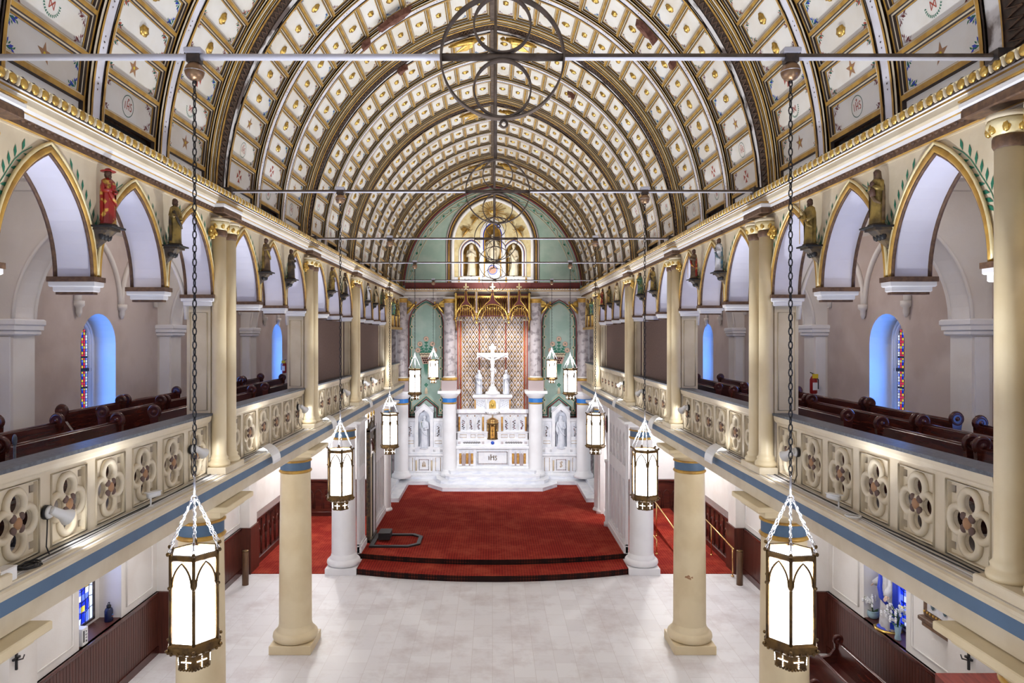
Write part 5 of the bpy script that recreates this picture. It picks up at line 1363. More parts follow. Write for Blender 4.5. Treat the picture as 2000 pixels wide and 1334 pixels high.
# gilded angels in the spandrels beside the green arches
def flying_angel(loc,W,flip,lab,m='gold',group='gilded angels beside the green arches'):
    t=thing('gilded_angel',lab,'angel',loc,group)
    b=MB(); f=flip
    b.tube([(f*.20*W,-.06,.10*W),(f*.12*W,-.08,.16*W),(0,-.08,.02*W),(-f*.18*W,-.06,-.20*W),(-f*.34*W,-.04,-.42*W)],[.05*W,.09*W,.085*W,.075*W,.02*W],m,10)
    head(b,(f*.22*W,-.10,.26*W),W*1.0,m,(f*.6,-.8,0))
    b.tube([(f*.14*W,-.10,.14*W),(f*.30*W,-.14,.06*W),(f*.38*W,-.12,.12*W)],[.035*W,.03*W,.02*W],m,6); hand(b,(f*.37*W,-.12,.12*W),(f,-.1,.4),W,m)
    b.tube([(f*.10*W,-.10,.12*W),(f*.18*W,-.15,-.04*W),(f*.30*W,-.14,-.06*W)],[.035*W,.03*W,.02*W],m,6)
    b.make('body',t)
    for e,(dx,dz) in enumerate(((-.30,.34),(-.46,.16))):
        w2=MB(); q=[(f*.06*W,.12*W),(f*(-.05)*W,.30*W),(f*(dx+.05)*W,(dz+.06)*W),(f*dx*W,dz*W),(f*(dx+.12)*W,(dz-.14)*W),(f*(-.06)*W,.02*W)]
        w2.add([(u,-.03-.03*e,v) for u,v in q]+[(u,0-.03*e,v) for u,v in q],[tuple(range(6)),tuple(range(6,12))[::-1]]+[(j,(j+1)%6,6+(j+1)%6,6+j) for j in range(6)],m)
        for j in range(5):
            u=.2+.16*j; w2.tube([(f*(.02-.03*j)*W*1.0,-.035-.03*e,(.12+.01*j)*W),(f*(dx*(u)+.02)*W,-.035-.03*e,(dz*u+.08-.05*j*.3)*W)],.012*W,m,5)
        w2.make('wing',t)
for s in (-1,1):
    for e in (-1,1):
        flying_angel((s*gx+e*.60,YW-.20,Z(1.30)),.82,-e,'gilded angel over the %s green arch, on its %s shoulder'%(SIDE[s],SIDE[e]))

# ------------------------------------------------------------------ lunette with gilt relief and three niches
lu=MB(); lu.box(-1.9,1.9,YW+.55,YW+.6,Z(2.3),Z(6.3),'oldgold');  # back plane in darker gold, niche shade put into its colour
for w_,zz,m,r in ((1.78,2.05,'white',.075),(1.90,2.16,'brown',.03),(1.95,2.22,'ochre',.03),(2.0,2.28,'darkline',.02),(2.05,2.34,'mauve',.03)):
    lu.tube([(-w_,YW-.03,Z(2.42))]+[(u,YW-.03,v) for u,v in pointed(0,w_,Z(4.1),zz,16)]+[(w_,YW-.03,Z(2.42))],r,m,6)
lu.plate([[(-1.78,Z(2.42)),(1.78,Z(2.42))]+pointed(0,1.80,Z(4.1),2.07,14,True)+[],
          [(-1.36,Z(2.72)),(-.55,Z(2.72))]+pointed(-.955,.405,Z(3.75),.52,8,True),
          [(.55,Z(2.72)),(1.36,Z(2.72))]+pointed(.955,.405,Z(3.75),.52,8,True),
          [(-.36,Z(3.35)),(.36,Z(3.35))]+pointed(0,.36,Z(4.55),.50,8,True)],.10,'giltpale',lambda u,v,w:(u,YW+.20+w,v),'ochre')
for s in (-1,1):
    for wx,m,r in ((.405,'white',.05),(.455,'royal',.016),(.49,'ochre',.02),(.53,'white',.04)):
        lu.tube([(s*.955-wx,YW+.13,Z(2.72))]+[(u,YW+.13,v) for u,v in pointed(s*.955,wx,Z(3.75),.52*wx/.405,8)]+[(s*.955+wx,YW+.13,Z(2.72))],r,m,6)
for wx,m,r in ((.36,'ochre',.03),(.41,'royal',.018),(.47,'white',.05),(.53,'white',.03)):
    lu.tube([(-wx,YW+.12,Z(2.42))]+[(u,YW+.12,v) for u,v in pointed(0,wx,Z(4.55),.50*wx/.36,8)]+[(wx,YW+.12,Z(2.42))],r,m,6)
lu.box(-1.75,1.75,YW+.02,YW+.16,Z(2.42),Z(2.68),'whitemarble',.01)
for x_ in (-1.5,-.6,.6,1.5): lu.box(x_-.035,x_+.035,YW-.0,YW+.03,Z(2.44),Z(2.66),'ochre')
for s in (-1,1):
    lu.box(s*.955-.40,s*.955+.40,YW+.08,YW+.52,Z(2.66),Z(2.72),'white',.01)
    for q in range(12): lu.tube([(s*.955-.3+.05*q,YW+.012,Z(2.52+.03*math.sin(q*2))),(s*.955-.27+.05*q,YW+.012,Z(2.58+.03*math.cos(q*2)))],.008,'darksteel',4)
lu.box(-.38,.38,YW+.10,YW+.52,Z(3.28),Z(3.35),'white',.01); lu.box(-.34,.34,YW+.10,YW+.16,Z(2.66),Z(3.28),'whitemarble',.01)
lu.ring((0,YW+.09,Z(3.0)),.20,.018,'royal',seg=24,k=5); lu.lathe([(.18,0),(.19,.02)],(0,0,0),8,'pink') if False else None
lu.add([(.17*math.cos(2*PI*q/20),YW+.095,Z(3.0)+.17*math.sin(2*PI*q/20)) for q in range(20)],[tuple(range(20))],'pink')
# sun rays
for q in range(26):
    a=2*PI*q/26; R1=.16; R2=.52+.10*(q%2); c=(0,YW+.13,Z(5.62)); w_=.035
    if c[2]+R2*math.sin(a)>Z(6.15): R2=(Z(6.15)-c[2])/math.sin(a)
    lu.add([(c[0]+R1*math.cos(a-.10),c[1],c[2]+R1*math.sin(a-.10)),(c[0]+R1*math.cos(a+.10),c[1],c[2]+R1*math.sin(a+.10)),(c[0]+R2*math.cos(a+.03),c[1]-.03,c[2]+R2*math.sin(a+.03)),(c[0]+R2*math.cos(a-.03),c[1]-.03,c[2]+R2*math.sin(a-.03))],[(0,1,2,3)],'oldgold' if q%2 else 'ochre')
lu.ell((0,YW+.08,Z(5.62)),(.15,.06,.07),'gold',10,6); lu.tube([(-.2,YW+.08,Z(5.68)),(0,YW+.05,Z(5.60)),(.2,YW+.08,Z(5.68))],[.02,.05,.02],'gold',6)
lu.make('wall_back_lunette',kind='structure')
figure((-.955,YW+.30,Z(2.74)),1.46,0,'pale gilt statue of a veiled woman in the left lunette niche','statue','lunette statues',robe='statuecream',mantle=None,skin='statuecream',veil='statuecream',pose='pray')
figure((.955,YW+.30,Z(2.74)),1.46,0,'pale gilt bearded statue with a staff in the right lunette niche','statue','lunette statues',robe='statuecream',mantle='statuecream',skin='statuecream',hair='statuecream',pose='staff',prop='staff',beard=True)
figure((0,YW+.34,Z(3.37)),1.28,0,'pale gilt standing figure in the tall centre lunette niche','statue','lunette statues',robe='statuecream',mantle='statuecream',skin='statuecream',hair='ochre',pose='open')
for s in (-1,1):
    flying_angel((s*1.15,YW+.12,Z(4.72)),.62,-s,'pale gilt relief angel low in the lunette, %s side'%SIDE[s],'oldgold','relief angels of the lunette')
    flying_angel((s*.74,YW+.12,Z(5.25)),.58,-s,'pale gilt relief angel high in the lunette, %s of the rays'%SIDE[s],'oldgold','relief angels of the lunette')

# ------------------------------------------------------------------ high altar
def ihs(mb,cx,y,cz,k,m):
    S_=lambda pts,r=.018: mb.tube([(cx+u*k,y,cz+v*k) for u,v in pts],r*k,m,5)
    S_([(-.30,-.18),(-.30,.10)],.035); S_([(-.35,.10),(-.30,.12)],.025)
    S_([(-.14,-.20),(-.14,.26)],.035); S_([(.10,-.20),(.10,.20)],.035); S_([(-.14,.02),(-.02,.08),(.10,.02)],.03)
    S_([(.36,.12),(.27,.16),(.22,.08),(.30,-.02),(.36,-.10),(.29,-.19),(.20,-.17)],.03); S_([(-.18,.26),(-.10,.26)],.025)
ha=thing('high_altar','white marble high altar with mosaics, lettered front and raised tiers','altar',(0,30.0,PZ+.6))
hz0=PZ+.6; q=lambda v:Z(v)-hz0
b=MB(); b.box(-1.58,1.58,.10,.95,0,q(-4.90),'whitemarble'); b.box(-1.62,1.62,.0,.95,0,.10,'whitemarble',.015); b.box(-1.66,1.66,-.08,.95,q(-4.92),q(-4.80),'whitemarble',.02)
for x_ in (-1.53,-.79,.79,1.53): b.box(x_-.06,x_+.06,.02,.12,.10,q(-4.92),'whitemarble',.01)
b.make('altar_table',ha)
b=MB()
for s in (-1,1):
    for j,x_ in enumerate((1.42,1.12,.90)):
        b=MB(); b.tube([(s*x_,.06,.20),(s*x_,.06,q(-5.12))],.055,'amber',12); b.make('amber_column',ha,label='amber veined marble colonnette')
b=MB()
for s in (-1,1):
    for x_ in (1.27,1.01):
        c=MB(); c.plate([[(s*x_-.09,.12),(s*x_+.09,.12)]+pointed(s*x_,.09,.52,.14,5,True)],.03,'mauve',lambda u,v,w:(u,.085+w,v)); c.make('arched_recess',ha)
    for x_ in (1.42,1.12,.90): b.box(s*x_-.075,s*x_+.075,.0,.12,q(-5.12),q(-5.03),'whitemarble',.01); b.box(s*x_-.075,s*x_+.075,.0,.12,.12,.20,'whitemarble',.01)
b.make('column_blocks',ha)
b=MB(); b.box(-.68,.68,.03,.10,.17,q(-5.02),'whitemarble')
N_=22
for j in range(N_):
    for zz in (.19,q(-5.04)-.0): b.box(-.66+1.32*j/N_,-.66+1.32*(j+.55)/N_,.015,.03,zz-.0,zz+.035 if zz<.3 else zz-.035,'maroon' if j%2 else 'darkline')
for j in range(9):
    for xx in (-.66,.66-.035): b.box(xx,xx+.035,.015,.03,.19+(q(-5.04)-.19)*j/9,.19+(q(-5.04)-.19)*(j+.55)/9,'darkline')
ihs(b,0,.02,(q(-5.04)+.19)/2,.52,'bronze'); b.make('front_panel',ha,label='framed front panel lettered IHS')
b=MB(); b.box(-1.60,1.60,.12,.95,q(-4.80),q(-4.54),'whitemarble',.01)
for s in (-1,1):
    for x_ in (1.47,.42):
        for a in range(4): b.box(s*x_-.045+.06*(a%2),s*x_-.015+.06*(a%2),.105,.12,q(-4.72)+.06*(a//2),q(-4.69)+.06*(a//2),'maroon')
    for a in range(22):
        x_=.56+.035*a; b.box(s*x_,s*x_+.02,.108,.12,q(-4.69)-.012*((a*7)%3),q(-4.64)+.012*((a*5)%3),'darksteel')
b.make('mosaic_gradine',ha)
b=MB(); b.lathe([(.0,.0),(.26,.0),(.26,.03)],(0,.30,q(-4.82)),20,'whitemarble'); b.tube([(0,.085,q(-4.67)),(0,.10,q(-4.67))],.075,'royal',16); b.tube([(0,.08,q(-4.67)),(0,.10,q(-4.67))],.03,'bandblue',10); b.make('blue_roundel',ha,label='small round blue disc under the tabernacle')
b=MB(); b.box(-1.56,1.56,.25,.95,q(-4.54),q(-4.24),'whitemarble',.01)
for s in (-1,1):
    for x_,w_ in ((1.30,.15),(.86,.10),(.52,.14)):
        b.tube([(s*x_-w_,.245,q(-4.46)),(s*x_+w_,.245,q(-4.46)),(s*x_+w_,.245,q(-4.33)),(s*x_-w_,.245,q(-4.33))],.009,'ochre',4,closed=True)
b.box(-1.60,1.60,.20,.95,q(-4.25),q(-4.20),'whitemarble',.01)
b.make('lower_shelf',ha)
b=MB(); b.box(-1.52,1.52,.42,.95,q(-4.20),q(-3.42),'whitemarble'); b.box(-1.60,1.60,.30,.95,q(-3.40),q(-3.22),'whitemarble',.02)
for j in range(60): b.box(-1.55+.0525*j,-1.55+.0525*j+.025,.31,.34,q(-3.44),q(-3.40),'mauve')
b.make('reredos',ha)
for s in (-1,1):
    for x_ in (.62,.96,1.30):
        b=MB(); b.tube([(s*x_-.14,.41,q(-4.16))]+[(u,.41,q(0)+v-0) for u,v in [(a,c) for a,c in pointed(s*x_,.14,-3.72,.24,6)]]+[(s*x_+.14,.41,q(-4.16))],.022,'whitemarble',6)
        b.plate([[(s*x_-.09,q(-4.14)),(s*x_+.09,q(-4.14))]+[(u,q(0)+v) for u,v in pointed(s*x_,.09,-3.78,.19,5,True)]],.01,'statuewhite',lambda u,v,w:(u,.405+w,v))
        rn=random.Random(int(x_*100)+s)
        for a in range(16):
            zz=q(-4.12)+.026*a; xx=s*x_+rn.uniform(-.05,.05); b.box(xx-.03,xx+.03,.390,.40,zz,zz+.025,rn.choice(['maroon','darkline','darksteel','mauve']))
        b.make('mosaic_saint',ha)
    
    for x_ in (1.48,.42): b=MB(); b.tube([(s*x_,.38,q(-4.18)),(s*x_,.38,q(-3.55))],.038,'amber',10); b.make('amber_column',ha,label='amber veined marble colonnette')
    b=MB(); b.box(s*1.42,s*1.54,.33,.44,q(-3.55),q(-3.44),'whitemarble',.01); b.box(s*.36,s*.48,.33,.44,q(-3.55),q(-3.44),'whitemarble',.01); b.make('column_capitals',ha)
    for x_ in (.79,1.13):
        b=MB(); b.tube([(s*x_,.40,q(-3.52)),(s*x_,.42,q(-3.52))],.03,'terra',8); b.make('stud',ha)
b=MB(); b.box(-.82,.82,.50,.95,q(-3.22),q(-2.72),'whitemarble'); b.box(-.88,.88,.40,.95,q(-2.72),q(-2.58),'whitemarble',.02); b.box(-.84,.84,.44,.9,q(-2.76),q(-2.72),'mauve')
for s in (-1,1):
    b.box(s*.34,s*.74,.485,.50,q(-3.16),q(-2.80),'statuewhite')
    for a in range(14): b.ell((s*(.38+.024*a),.485,q(-3.1+.04*((a*5)%7))),(.014,.006,.014),'darksteel',5,3)
    b.tube([(s*.78,.47,q(-3.2)),(s*.78,.47,q(-2.8))],.03,'amber',8); b.tube([(s*.29,.45,q(-3.2)),(s*.29,.45,q(-2.8))],.03,'whitemarble',8)
b.plate([[(-.15,q(-3.2)),(.15,q(-3.2))]+[(u,q(0)+v) for u,v in pointed(0,.15,-2.98,.18,6,True)]],.02,'gold',lambda u,v,w:(u,.48+w,v)); b.ell((0,.46,q(-3.05)),(.05,.03,.10),'gold',8,6)
b.make('upper_tier',ha)
tb=thing('tabernacle','domed bronze tabernacle standing at the centre of the high altar','tabernacle',(0,30.35,Z(-4.54)))
b=MB(); b.lathe([(.26,0),(.26,.05),(.24,.07),(.23,.66),(.26,.68),(.27,.72)],seg=28,m='bronze'); 
for a in range(10): b.tube([(.245*math.cos(a*PI/5),.245*math.sin(a*PI/5),.06),(.245*math.cos(a*PI/5),.245*math.sin(a*PI/5),.66)],.014,'brass',6)
drum=b.make('drum',tb)
b=MB(); b.lathe([(.27,.72),(.28,.75),(.24,.77),(.24,.80),(.27,.82),(.20,.88),(.12,.93),(.03,.96),(.001,.965)],seg=28,m='brass'); b.box(-.012,.012,-.012,.012,.96,1.06,'brass'); b.box(-.04,.04,-.012,.012,1.0,1.02,'brass'); b.make('dome',tb)
b=MB(); b.box(-.09,.09,-.255,-.23,.08,.58,'amber'); b.box(-.012,.012,-.26,-.25,.18,.50,'bronze'); b.box(-.05,.05,-.26,-.25,.36,.385,'bronze'); b.make('door',drum)
b=MB(); b.lathe([(.16,1.10),(.30,1.16),(.31,1.22),(.26,1.26),(.14,1.30),(.05,1.31)],(0,-.05,0),24,'whitemarble'); 
for a in range(14): b.box(.31*math.cos(a*.45)-.008,.31*math.cos(a*.45)+.008,-.05+.31*math.sin(a*.45)-.008,-.05+.31*math.sin(a*.45)+.008,1.17,1.21,'darksteel')
b.make('marble_canopy',tb)
# crucifix with two mourning angels
cr=thing('altar_crucifix','tall white crucifix standing above the tabernacle','crucifix',(0,30.62,Z(-2.58)))
b=MB(); b.box(-.075,.075,0,.10,.0,2.26,'purewhite',.01); b.box(-.68,.68,-.01,.10,1.66,1.86,'purewhite',.01); b.box(-.16,.16,-.03,0.0,2.02,2.16,'purewhite',.01)
for e in (-1,1): b.box(e*.66,e*.70,-.02,.11,1.60,1.90,'purewhite',.01)
b.lathe([(.34,.0),(.32,.10),(.20,.16),(.15,.30),(.12,.36)],(0,.03,0),20,'purewhite'); b.make('cross',cr)
b=MB()
b.tube([(0,-.05,.62),(.02,-.08,.80),(.03,-.12,.98),(.0,-.08,1.14),(0,-.07,1.28),(0,-.08,1.46),(0,-.08,1.58)],[.035,.05,.065,.085,.075,.11,.09],'purewhite',14)
b.tube([(0,-.05,.45),(-.01,-.06,.62),(-.02,-.12,.90),(0,-.07,1.12)],[.025,.045,.06,.07],'purewhite',10)
head(b,(.03,-.13,1.74),1.15,'purewhite',(.2,-1,-.3)); b.tube([(0,-.08,1.56),(.02,-.10,1.68)],.035,'purewhite',8)
for e in (-1,1):
    b.tube([(e*.10,-.08,1.56),(e*.32,-.06,1.66),(e*.56,-.04,1.76)],[.045,.035,.025],'purewhite',8); hand(b,(e*.55,-.04,1.76),(e,0,.3),1.1,'purewhite')
b.tube([(0,-.07,.45),(0,-.14,.38)],[.03,.025],'purewhite',6)
cf=b.make('crucified_figure',cr)
b=MB(); b.tube([(-.10,-.10,1.12),(0,-.15,1.10),(.11,-.09,1.13)],[.06,.075,.05],'purewhite',8); b.tube([(.11,-.09,1.13),(.16,-.08,.95)],[.05,.02],'purewhite',8); b.make('loincloth',cf)
figure((-.62,30.68,Z(-2.58)),1.10,-.5,'white mourning figure at the left foot of the crucifix','statue',robe='statuewhite',mantle='statuewhite',skin='statuewhite',veil='statuewhite',pose='pray')
figure((.62,30.68,Z(-2.58)),1.10,.5,'white mourning figure at the right foot of the crucifix','statue',robe='statuewhite',mantle='statuewhite',skin='statuewhite',hair='statuewhite',pose='pray')

# ------------------------------------------------------------------ side altars
for s in (-1,1):
    t=thing('side_altar','white marble side altar %s of the high altar, arched niche on top'%('left' if s<0 else 'right'),'altar',(s*gx+s*.05,30.05,PZ+.30),'side altars')
    z0=PZ+.30; q=lambda v:Z(v)-z0
    b=MB(); b.box(-.86,.86,.06,.45,0,q(-5.20),'whitemarble'); b.box(-.90,.90,-.02,.45,0,.09,'whitemarble',.01); b.box(-.93,.93,-.06,.45,q(-5.24),q(-5.14),'whitemarble',.015); b.box(-.88,.88,.05,.45,q(-5.14),q(-4.86),'whitemarble',.01); b.make('altar_table',t)
    b=MB(); b.box(-.36,.36,.01,.08,.12,.82,'whitemarble',.01); b.box(-.22,.22,-.005,.02,.22,.70,'whitemarble')
    for j in range(8):
        b.box(-.22+.055*j,-.19+.055*j,-.015,0,.22,.25,'maroon'); b.box(-.22+.055*j,-.19+.055*j,-.015,0,.67,.70,'maroon'); b.box(-.22,-.19,-.015,0,.22+.06*j,.255+.06*j,'darkline'); b.box(.19,.22,-.015,0,.22+.06*j,.255+.06*j,'darkline')
    if s<0:
        b.tube([(-.07,-.02,.36),(-.05,-.02,.54),(0,-.02,.60),(.05,-.02,.54),(.07,-.02,.36)],.010,'ochre',5); b.tube([(-.06,-.02,.44),(0,-.02,.38),(.06,-.02,.44)],.010,'ochre',5); b.tube([(-.03,-.02,.36),(-.02,-.02,.52),(.02,-.02,.52),(.03,-.02,.36)],.008,'ochre',5)
    else:
        b.tube([(.06,-.02,.56),(0,-.02,.60),(-.05,-.02,.54),(0,-.02,.47),(.05,-.02,.42),(0,-.02,.36),(-.06,-.02,.39)],.011,'ochre',5); b.tube([(-.04,-.02,.34),(.04,-.02,.62)],.008,'ochre',5)
    b.make('front_panel',t,label='framed panel with a gilt monogram')
    for e in (-1,1):
        b=MB(); b.tube([(e*.62-.11,.055,.18),(e*.62+.11,.055,.18),(e*.62+.11,.055,.76),(e*.62-.11,.055,.76)],.009,'ochre',4,closed=True); b.make('side_panel',t)
        b=MB(); b.tube([(e*.34,.0,.20),(e*.34,.0,.66)],.035,'beige',10); b.box(e*.34-.05,e*.34+.05,-.05,.06,.66,.74,'whitemarble',.008); b.make('colonnette',t)
        b=MB(); b.box(e*.38,e*.86,.16,.45,q(-4.86),q(-3.72),'whitemarble'); b.box(e*.36,e*.90,.10,.45,q(-3.74),q(-3.60),'whitemarble',.015)
        b.tube([(e*.62-.12,.155,q(-4.42))]+[(u,.155,q(0)+v) for u,v in pointed(e*.62,.12,-4.02,.20,6)]+[(e*.62+.12,.155,q(-4.42))],.018,'whitemarble',6)
        b.plate([[(e*.62-.085,q(-4.42)),(e*.62+.085,q(-4.42))]+[(u,q(0)+v) for u,v in pointed(e*.62,.085,-4.05,.17,5,True)]],.01,'statuewhite',lambda u,v,w:(u,.15+w,v))
        rn=random.Random(3+e+s*5)
        for a in range(16): xx=e*.62+rn.uniform(-.05,.05); zz=q(-4.40)+.028*a; b.box(xx-.03,xx+.03,.134,.146,zz,zz+.025,rn.choice(['darksteel','darkline','mauve']))
        b.tube([(e*.62-.15,.155,q(-4.72)),(e*.62+.15,.155,q(-4.72)),(e*.62+.15,.155,q(-4.60)),(e*.62-.15,.155,q(-4.60))],.008,'ochre',4,closed=True)
        b.tube([(e*.36,.10,q(-4.4)),(e*.36,.10,q(-3.95))],.03,'amber',8); b.box(e*.33,e*.39,.14,.16,q(-4.70),q(-4.64),'amber')
        for xx in (.45,.76):
            for a in range(4): b.box(e*xx-.04+.055*(a%2),e*xx-.015+.055*(a%2),.038,.05,q(-5.06)+.055*(a//2),q(-5.035)+.055*(a//2),'darksteel')
        b.make('wing_panel',t)
    b=MB()
    oo=[(-.40,q(-4.86)),(.40,q(-4.86)),(.40,q(-3.30)),(0,q(-2.96)),(-.40,q(-3.30))]
    b.plate([oo,[(-.26,q(-4.84)),(.26,q(-4.84)),(.26,q(-3.55)),(.20,q(-3.38)),(0,q(-3.22)),(-.20,q(-3.38)),(-.26,q(-3.55))]],.30,'whitemarble',lambda u,v,w:(u,.20+w,v),'marble')
    b.tube([(-.43,.04,q(-3.32)),(0,.04,q(-2.95)),(.43,.04,q(-3.32))],.035,'whitemarble',6); b.box(-.40,.40,.34,.45,q(-4.86),q(-3.1),'statuewhite')
    b.make('statue_niche',t)
    figure((s*gx+s*.05,30.20,Z(-4.88)),1.42,0.15*s,('grey-white marble statue holding a lily in the left side altar' if s<0 else 'grey-white marble statue in heavy drapery in the right side altar'),'statue',robe='statuewhite',mantle='statuewhite',skin='statuewhite',hair='statuewhite',pose=('book' if s<0 else 'down'),prop=('lily' if s<0 else None),veil=(None if s<0 else 'statuewhite'),name='marble_statue')

# ------------------------------------------------------------------ screens beside the sanctuary
def screen(s,y0,y1,lab):
    t=thing('traceried_screen',lab,'screen',(s*3.95,y0,PZ)); L=y1-y0; H=Z(-2.36)-PZ
    n=5; p=L/n; b=MB(); holes=[]
    for k in range(n):
        c=p*(k+.5); holes.append([(c-p*.36,2.55),(c+p*.36,2.55)]+[(u,v) for u,v in pointed(c,p*.36,3.15,.42,6,True)])
    b.plate([[(0,0),(L,0),(L,H),(0,H)]],.03,'white',lambda u,v,w:(s*(.04+w),u,v)); b.make('backing',t)
    b=MB(); b.plate([[(0,0),(L,0),(L,H),(0,H)]]+holes+[[(p*(k+.5)-p*.36,.32),(p*(k+.5)+p*.36,.32),(p*(k+.5)+p*.36,2.15),(p*(k+.5)-p*.36,2.15)] for k in range(n)],.06,'white',lambda u,v,w:(s*w,u,v)); b.make('panel_frame',t)
    b=MB()
    for k in range(n):
        c=p*(k+.5)
        for zc in (2.36,2.9): b.ring((-s*.0,c,zc),p*.20,.022,'white',axis='x',seg=16,k=6)
        b.tube([(0,c,2.55),(0,c,3.1)],.02,'white',6)
        for e in (-1,1): b.tube([(0,c,3.05),(0,c+e*p*.18,3.25),(0,c,3.42)],.018,'white',6)
    b.make('tracery',t)
    b=MB(); b.box(-s*.09,s*.04,0,L,0,.22,'white',.02); b.box(-s*.06,s*.04,0,L,.22,.28,'white',.01); b.make('skirting',t)
    return t
screen(-1,20.1,21.0,'short white traceried screen behind the white column, left of the sanctuary')
screen(-1,22.3,24.7,'white panelled screen on the left, beyond the dark carved frame')
screen(1,20.1,22.9,'long white traceried screen lining the right of the sanctuary')
# white arched doorway on the right beyond the screen
t=thing('white_arched_doorway','white pointed doorway surround at the far end of the right screen','doorway',(3.95,22.95,PZ))
b=MB(); H=Z(-2.36)-PZ; b.plate([[(0,0),(.22,0),(.22,2.2)]+pointed(.95,.73,2.2,.95,8)+[(1.68,0),(1.9,0),(1.9,H),(0,H)]],.14,'white',lambda u,v,w:(w,u,v)); b.make('surround',t)
b=MB(); 
for u in (.12,1.78): b.lathe([(.11,0),(.11,.12),(.07,.16),(.06,2.1),(.09,2.18),(.09,2.24)],(-.08,u,0),14,'white')
b.make('side_shafts',t)
# dark carved frame, scalloped white doors and the black floor track on the left
t=thing('dark_carved_frame','tall dark wooden gothic frame with gold finials at the left of the sanctuary','screen frame',(-3.86,21.15,PZ))
b=MB(); H=3.55; b.box(-.05,.06,0,.14,0,H,'robedark',.01); b.box(-.05,.06,1.02,1.12,0,H*.97,'robedark',.01); b.box(-.05,.10,0,1.12,0,.10,'robedark',.01); b.make('uprights',t)
b=MB(); b.plate([[(.10,2.75)]+pointed(.57,.46,2.75,.42,6)+[(1.05,2.75),(1.05,3.45),(.57,3.72),(.10,3.45)],circle(.24,3.28,.07,12),circle(.90,3.28,.07,12)],.05,'robedark',lambda u,v,w:(w,u,v))
for e in (-1,1): b.tube([(0,.57+e*.42,2.75),(0,.57+e*.2,3.0),(0,.57,3.08)],.03,'mahog',6)
for k in range(5): b.tube([(0,.17+.2*k,3.4),(0,.17+.2*k,3.7)],.02,'robedark',6)
b.box(-.05,.07,0,1.12,3.42,3.50,'mahog',.01); b.make('carved_head',t)
for y_ in (.07,.60,1.07):
    b=MB(); b.tube([(0,y_,3.5),(0,y_,3.82)],.028,'robedark',6)
    for a in range(5): b.tube([(0,y_,3.92),(0,y_+.09*math.cos(a*2*PI/5+.3),3.92+.09*math.sin(a*2*PI/5+.3))],[.035,.012],'gold',6)
    b.make('gold_finial',t)
t=thing('scalloped_door','pale folding panel of upright boards with scalloped top in the dark frame','door panel',(-3.82,21.45,PZ))
b=MB()
for k in range(6):
    zt=2.55+.14*math.sin(PI*(k+.5)/6); y_=.11*k
    b.box(-.02,.02,y_+.006,y_+.104,.05,zt,'cream' if k<2 else 'white'); b.tube([(-.02,y_+.055,zt),(.02,y_+.055,zt)],.049,'cream' if k<2 else 'white',12)
b.make('boards',t)
b=MB(); b.box(.02,.05,.10,.14,.05,2.7,'black'); b.make('black_stile',t)
t=thing('floor_track','low black octagonal floor frame lying on the red carpet, left side','floor frame',(-3.0,21.0,PZ))
P8=[(-.75,-.32),(.45,-.32),(.78,-.05),(.78,.75),(.50,1.02),(-.75,1.02)]
b=MB(); I8=[(-.62,-.20),(.40,-.20),(.66,.0),(.66,.70),(.44,.90),(-.62,.90)]
b.plate([P8,I8],.05,'blackgrey',lambda u,v,w:(u,v,.025+w),'black'); b.make('rim',t)
t=thing('black_box','black box sitting on the floor frame beside the dark carved screen','box',(-3.42,21.55,PZ+.05))
b=MB(); b.box(-.14,.22,-.28,.22,0,.20,'black',.012); b.make('case',t); b=MB(); b.box(-.15,.23,-.29,.23,.20,.225,'blackgrey',.008); b.make('lid',t)
# small oval plaque on the right above the doorway
t=thing('oval_plaque','dark oval plaque with a painted figure high on the right screen','plaque',(3.86,23.1,Z(-2.95)))
b=MB(); b.ell((0,0,0),(.04,.13,.30),'black',16,10); b.make('frame',t); b=MB(); b.ell((-.02,0,0),(.035,.09,.24),'robered',12,8); b.make('painting',t)
mat('bottleblue',(0.01,0.015,0.05),0.25)
# ------------------------------------------------------------------ aisle fittings
def handrail(x,pts,lab,posts):
    t=thing('brass_handrail',lab,'handrail',(x,0,0)); b=MB(); b.tube([(0,y,z) for y,z in pts],.022,'brass',10); b.make('rail',t)
    for y,z in posts:
        b=MB(); b.tube([(0,y,.02),(0,y,z)],.018,'brass',8); b.lathe([(.045,0.02),(.045,.035),(.02,.05)],(0,y,0),12,'brass'); b.make('post',t)
handrail(6.70,[(18.95,.80),(20.9,.93),(25.2,1.15)],'brass handrail beside the dark carved wainscot on the right',[(19.05,.80),(20.9,.93),(23.2,1.05)])
handrail(5.50,[(20.2,.35),(20.2,.85),(22.9,1.10),(25.2,1.15)],'brass handrail on the inner edge of the right aisle ramp',[(20.2,.85),(22.9,1.1),(24.8,1.13)])
handrail(5.05,[(21.0,.45),(25.2,.60)],'low brass rail left of the right aisle ramp',[(21.0,.45),(23.0,.52),(25.0,.6)])
t=thing('aisle_ramp','red carpeted ramp rising between brass rails in the right aisle','ramp',(5.6,19.6,0.02)); b=MB(); b.add([(0,0.4,0),(1.0,0.4,0),(1.0,5.8,0),(0,5.8,0),(0,5.8,.30),(1.0,5.8,.30)],[(0,1,2,3),(0,1,5,4),(3,2,5,4),(0,3,4),(1,5,2)],'carpet'); b.make('ramp_surface',t)
for s in (-1,1):
    t=thing('wooden_bollard','round wooden post standing at the %s edge of the marble floor'%SIDE[s],'post',(s*6.68,18.45,0),'round wooden posts')
    b=MB(); b.lathe([(.085,0),(.085,.90),(.08,.915)],seg=20,m='woodpost'); b.make('post_body',t); b=MB(); b.lathe([(.087,.90),(.087,.925),(.06,.935),(.001,.936)],seg=20,m='bronze'); b.make('metal_cap',t)
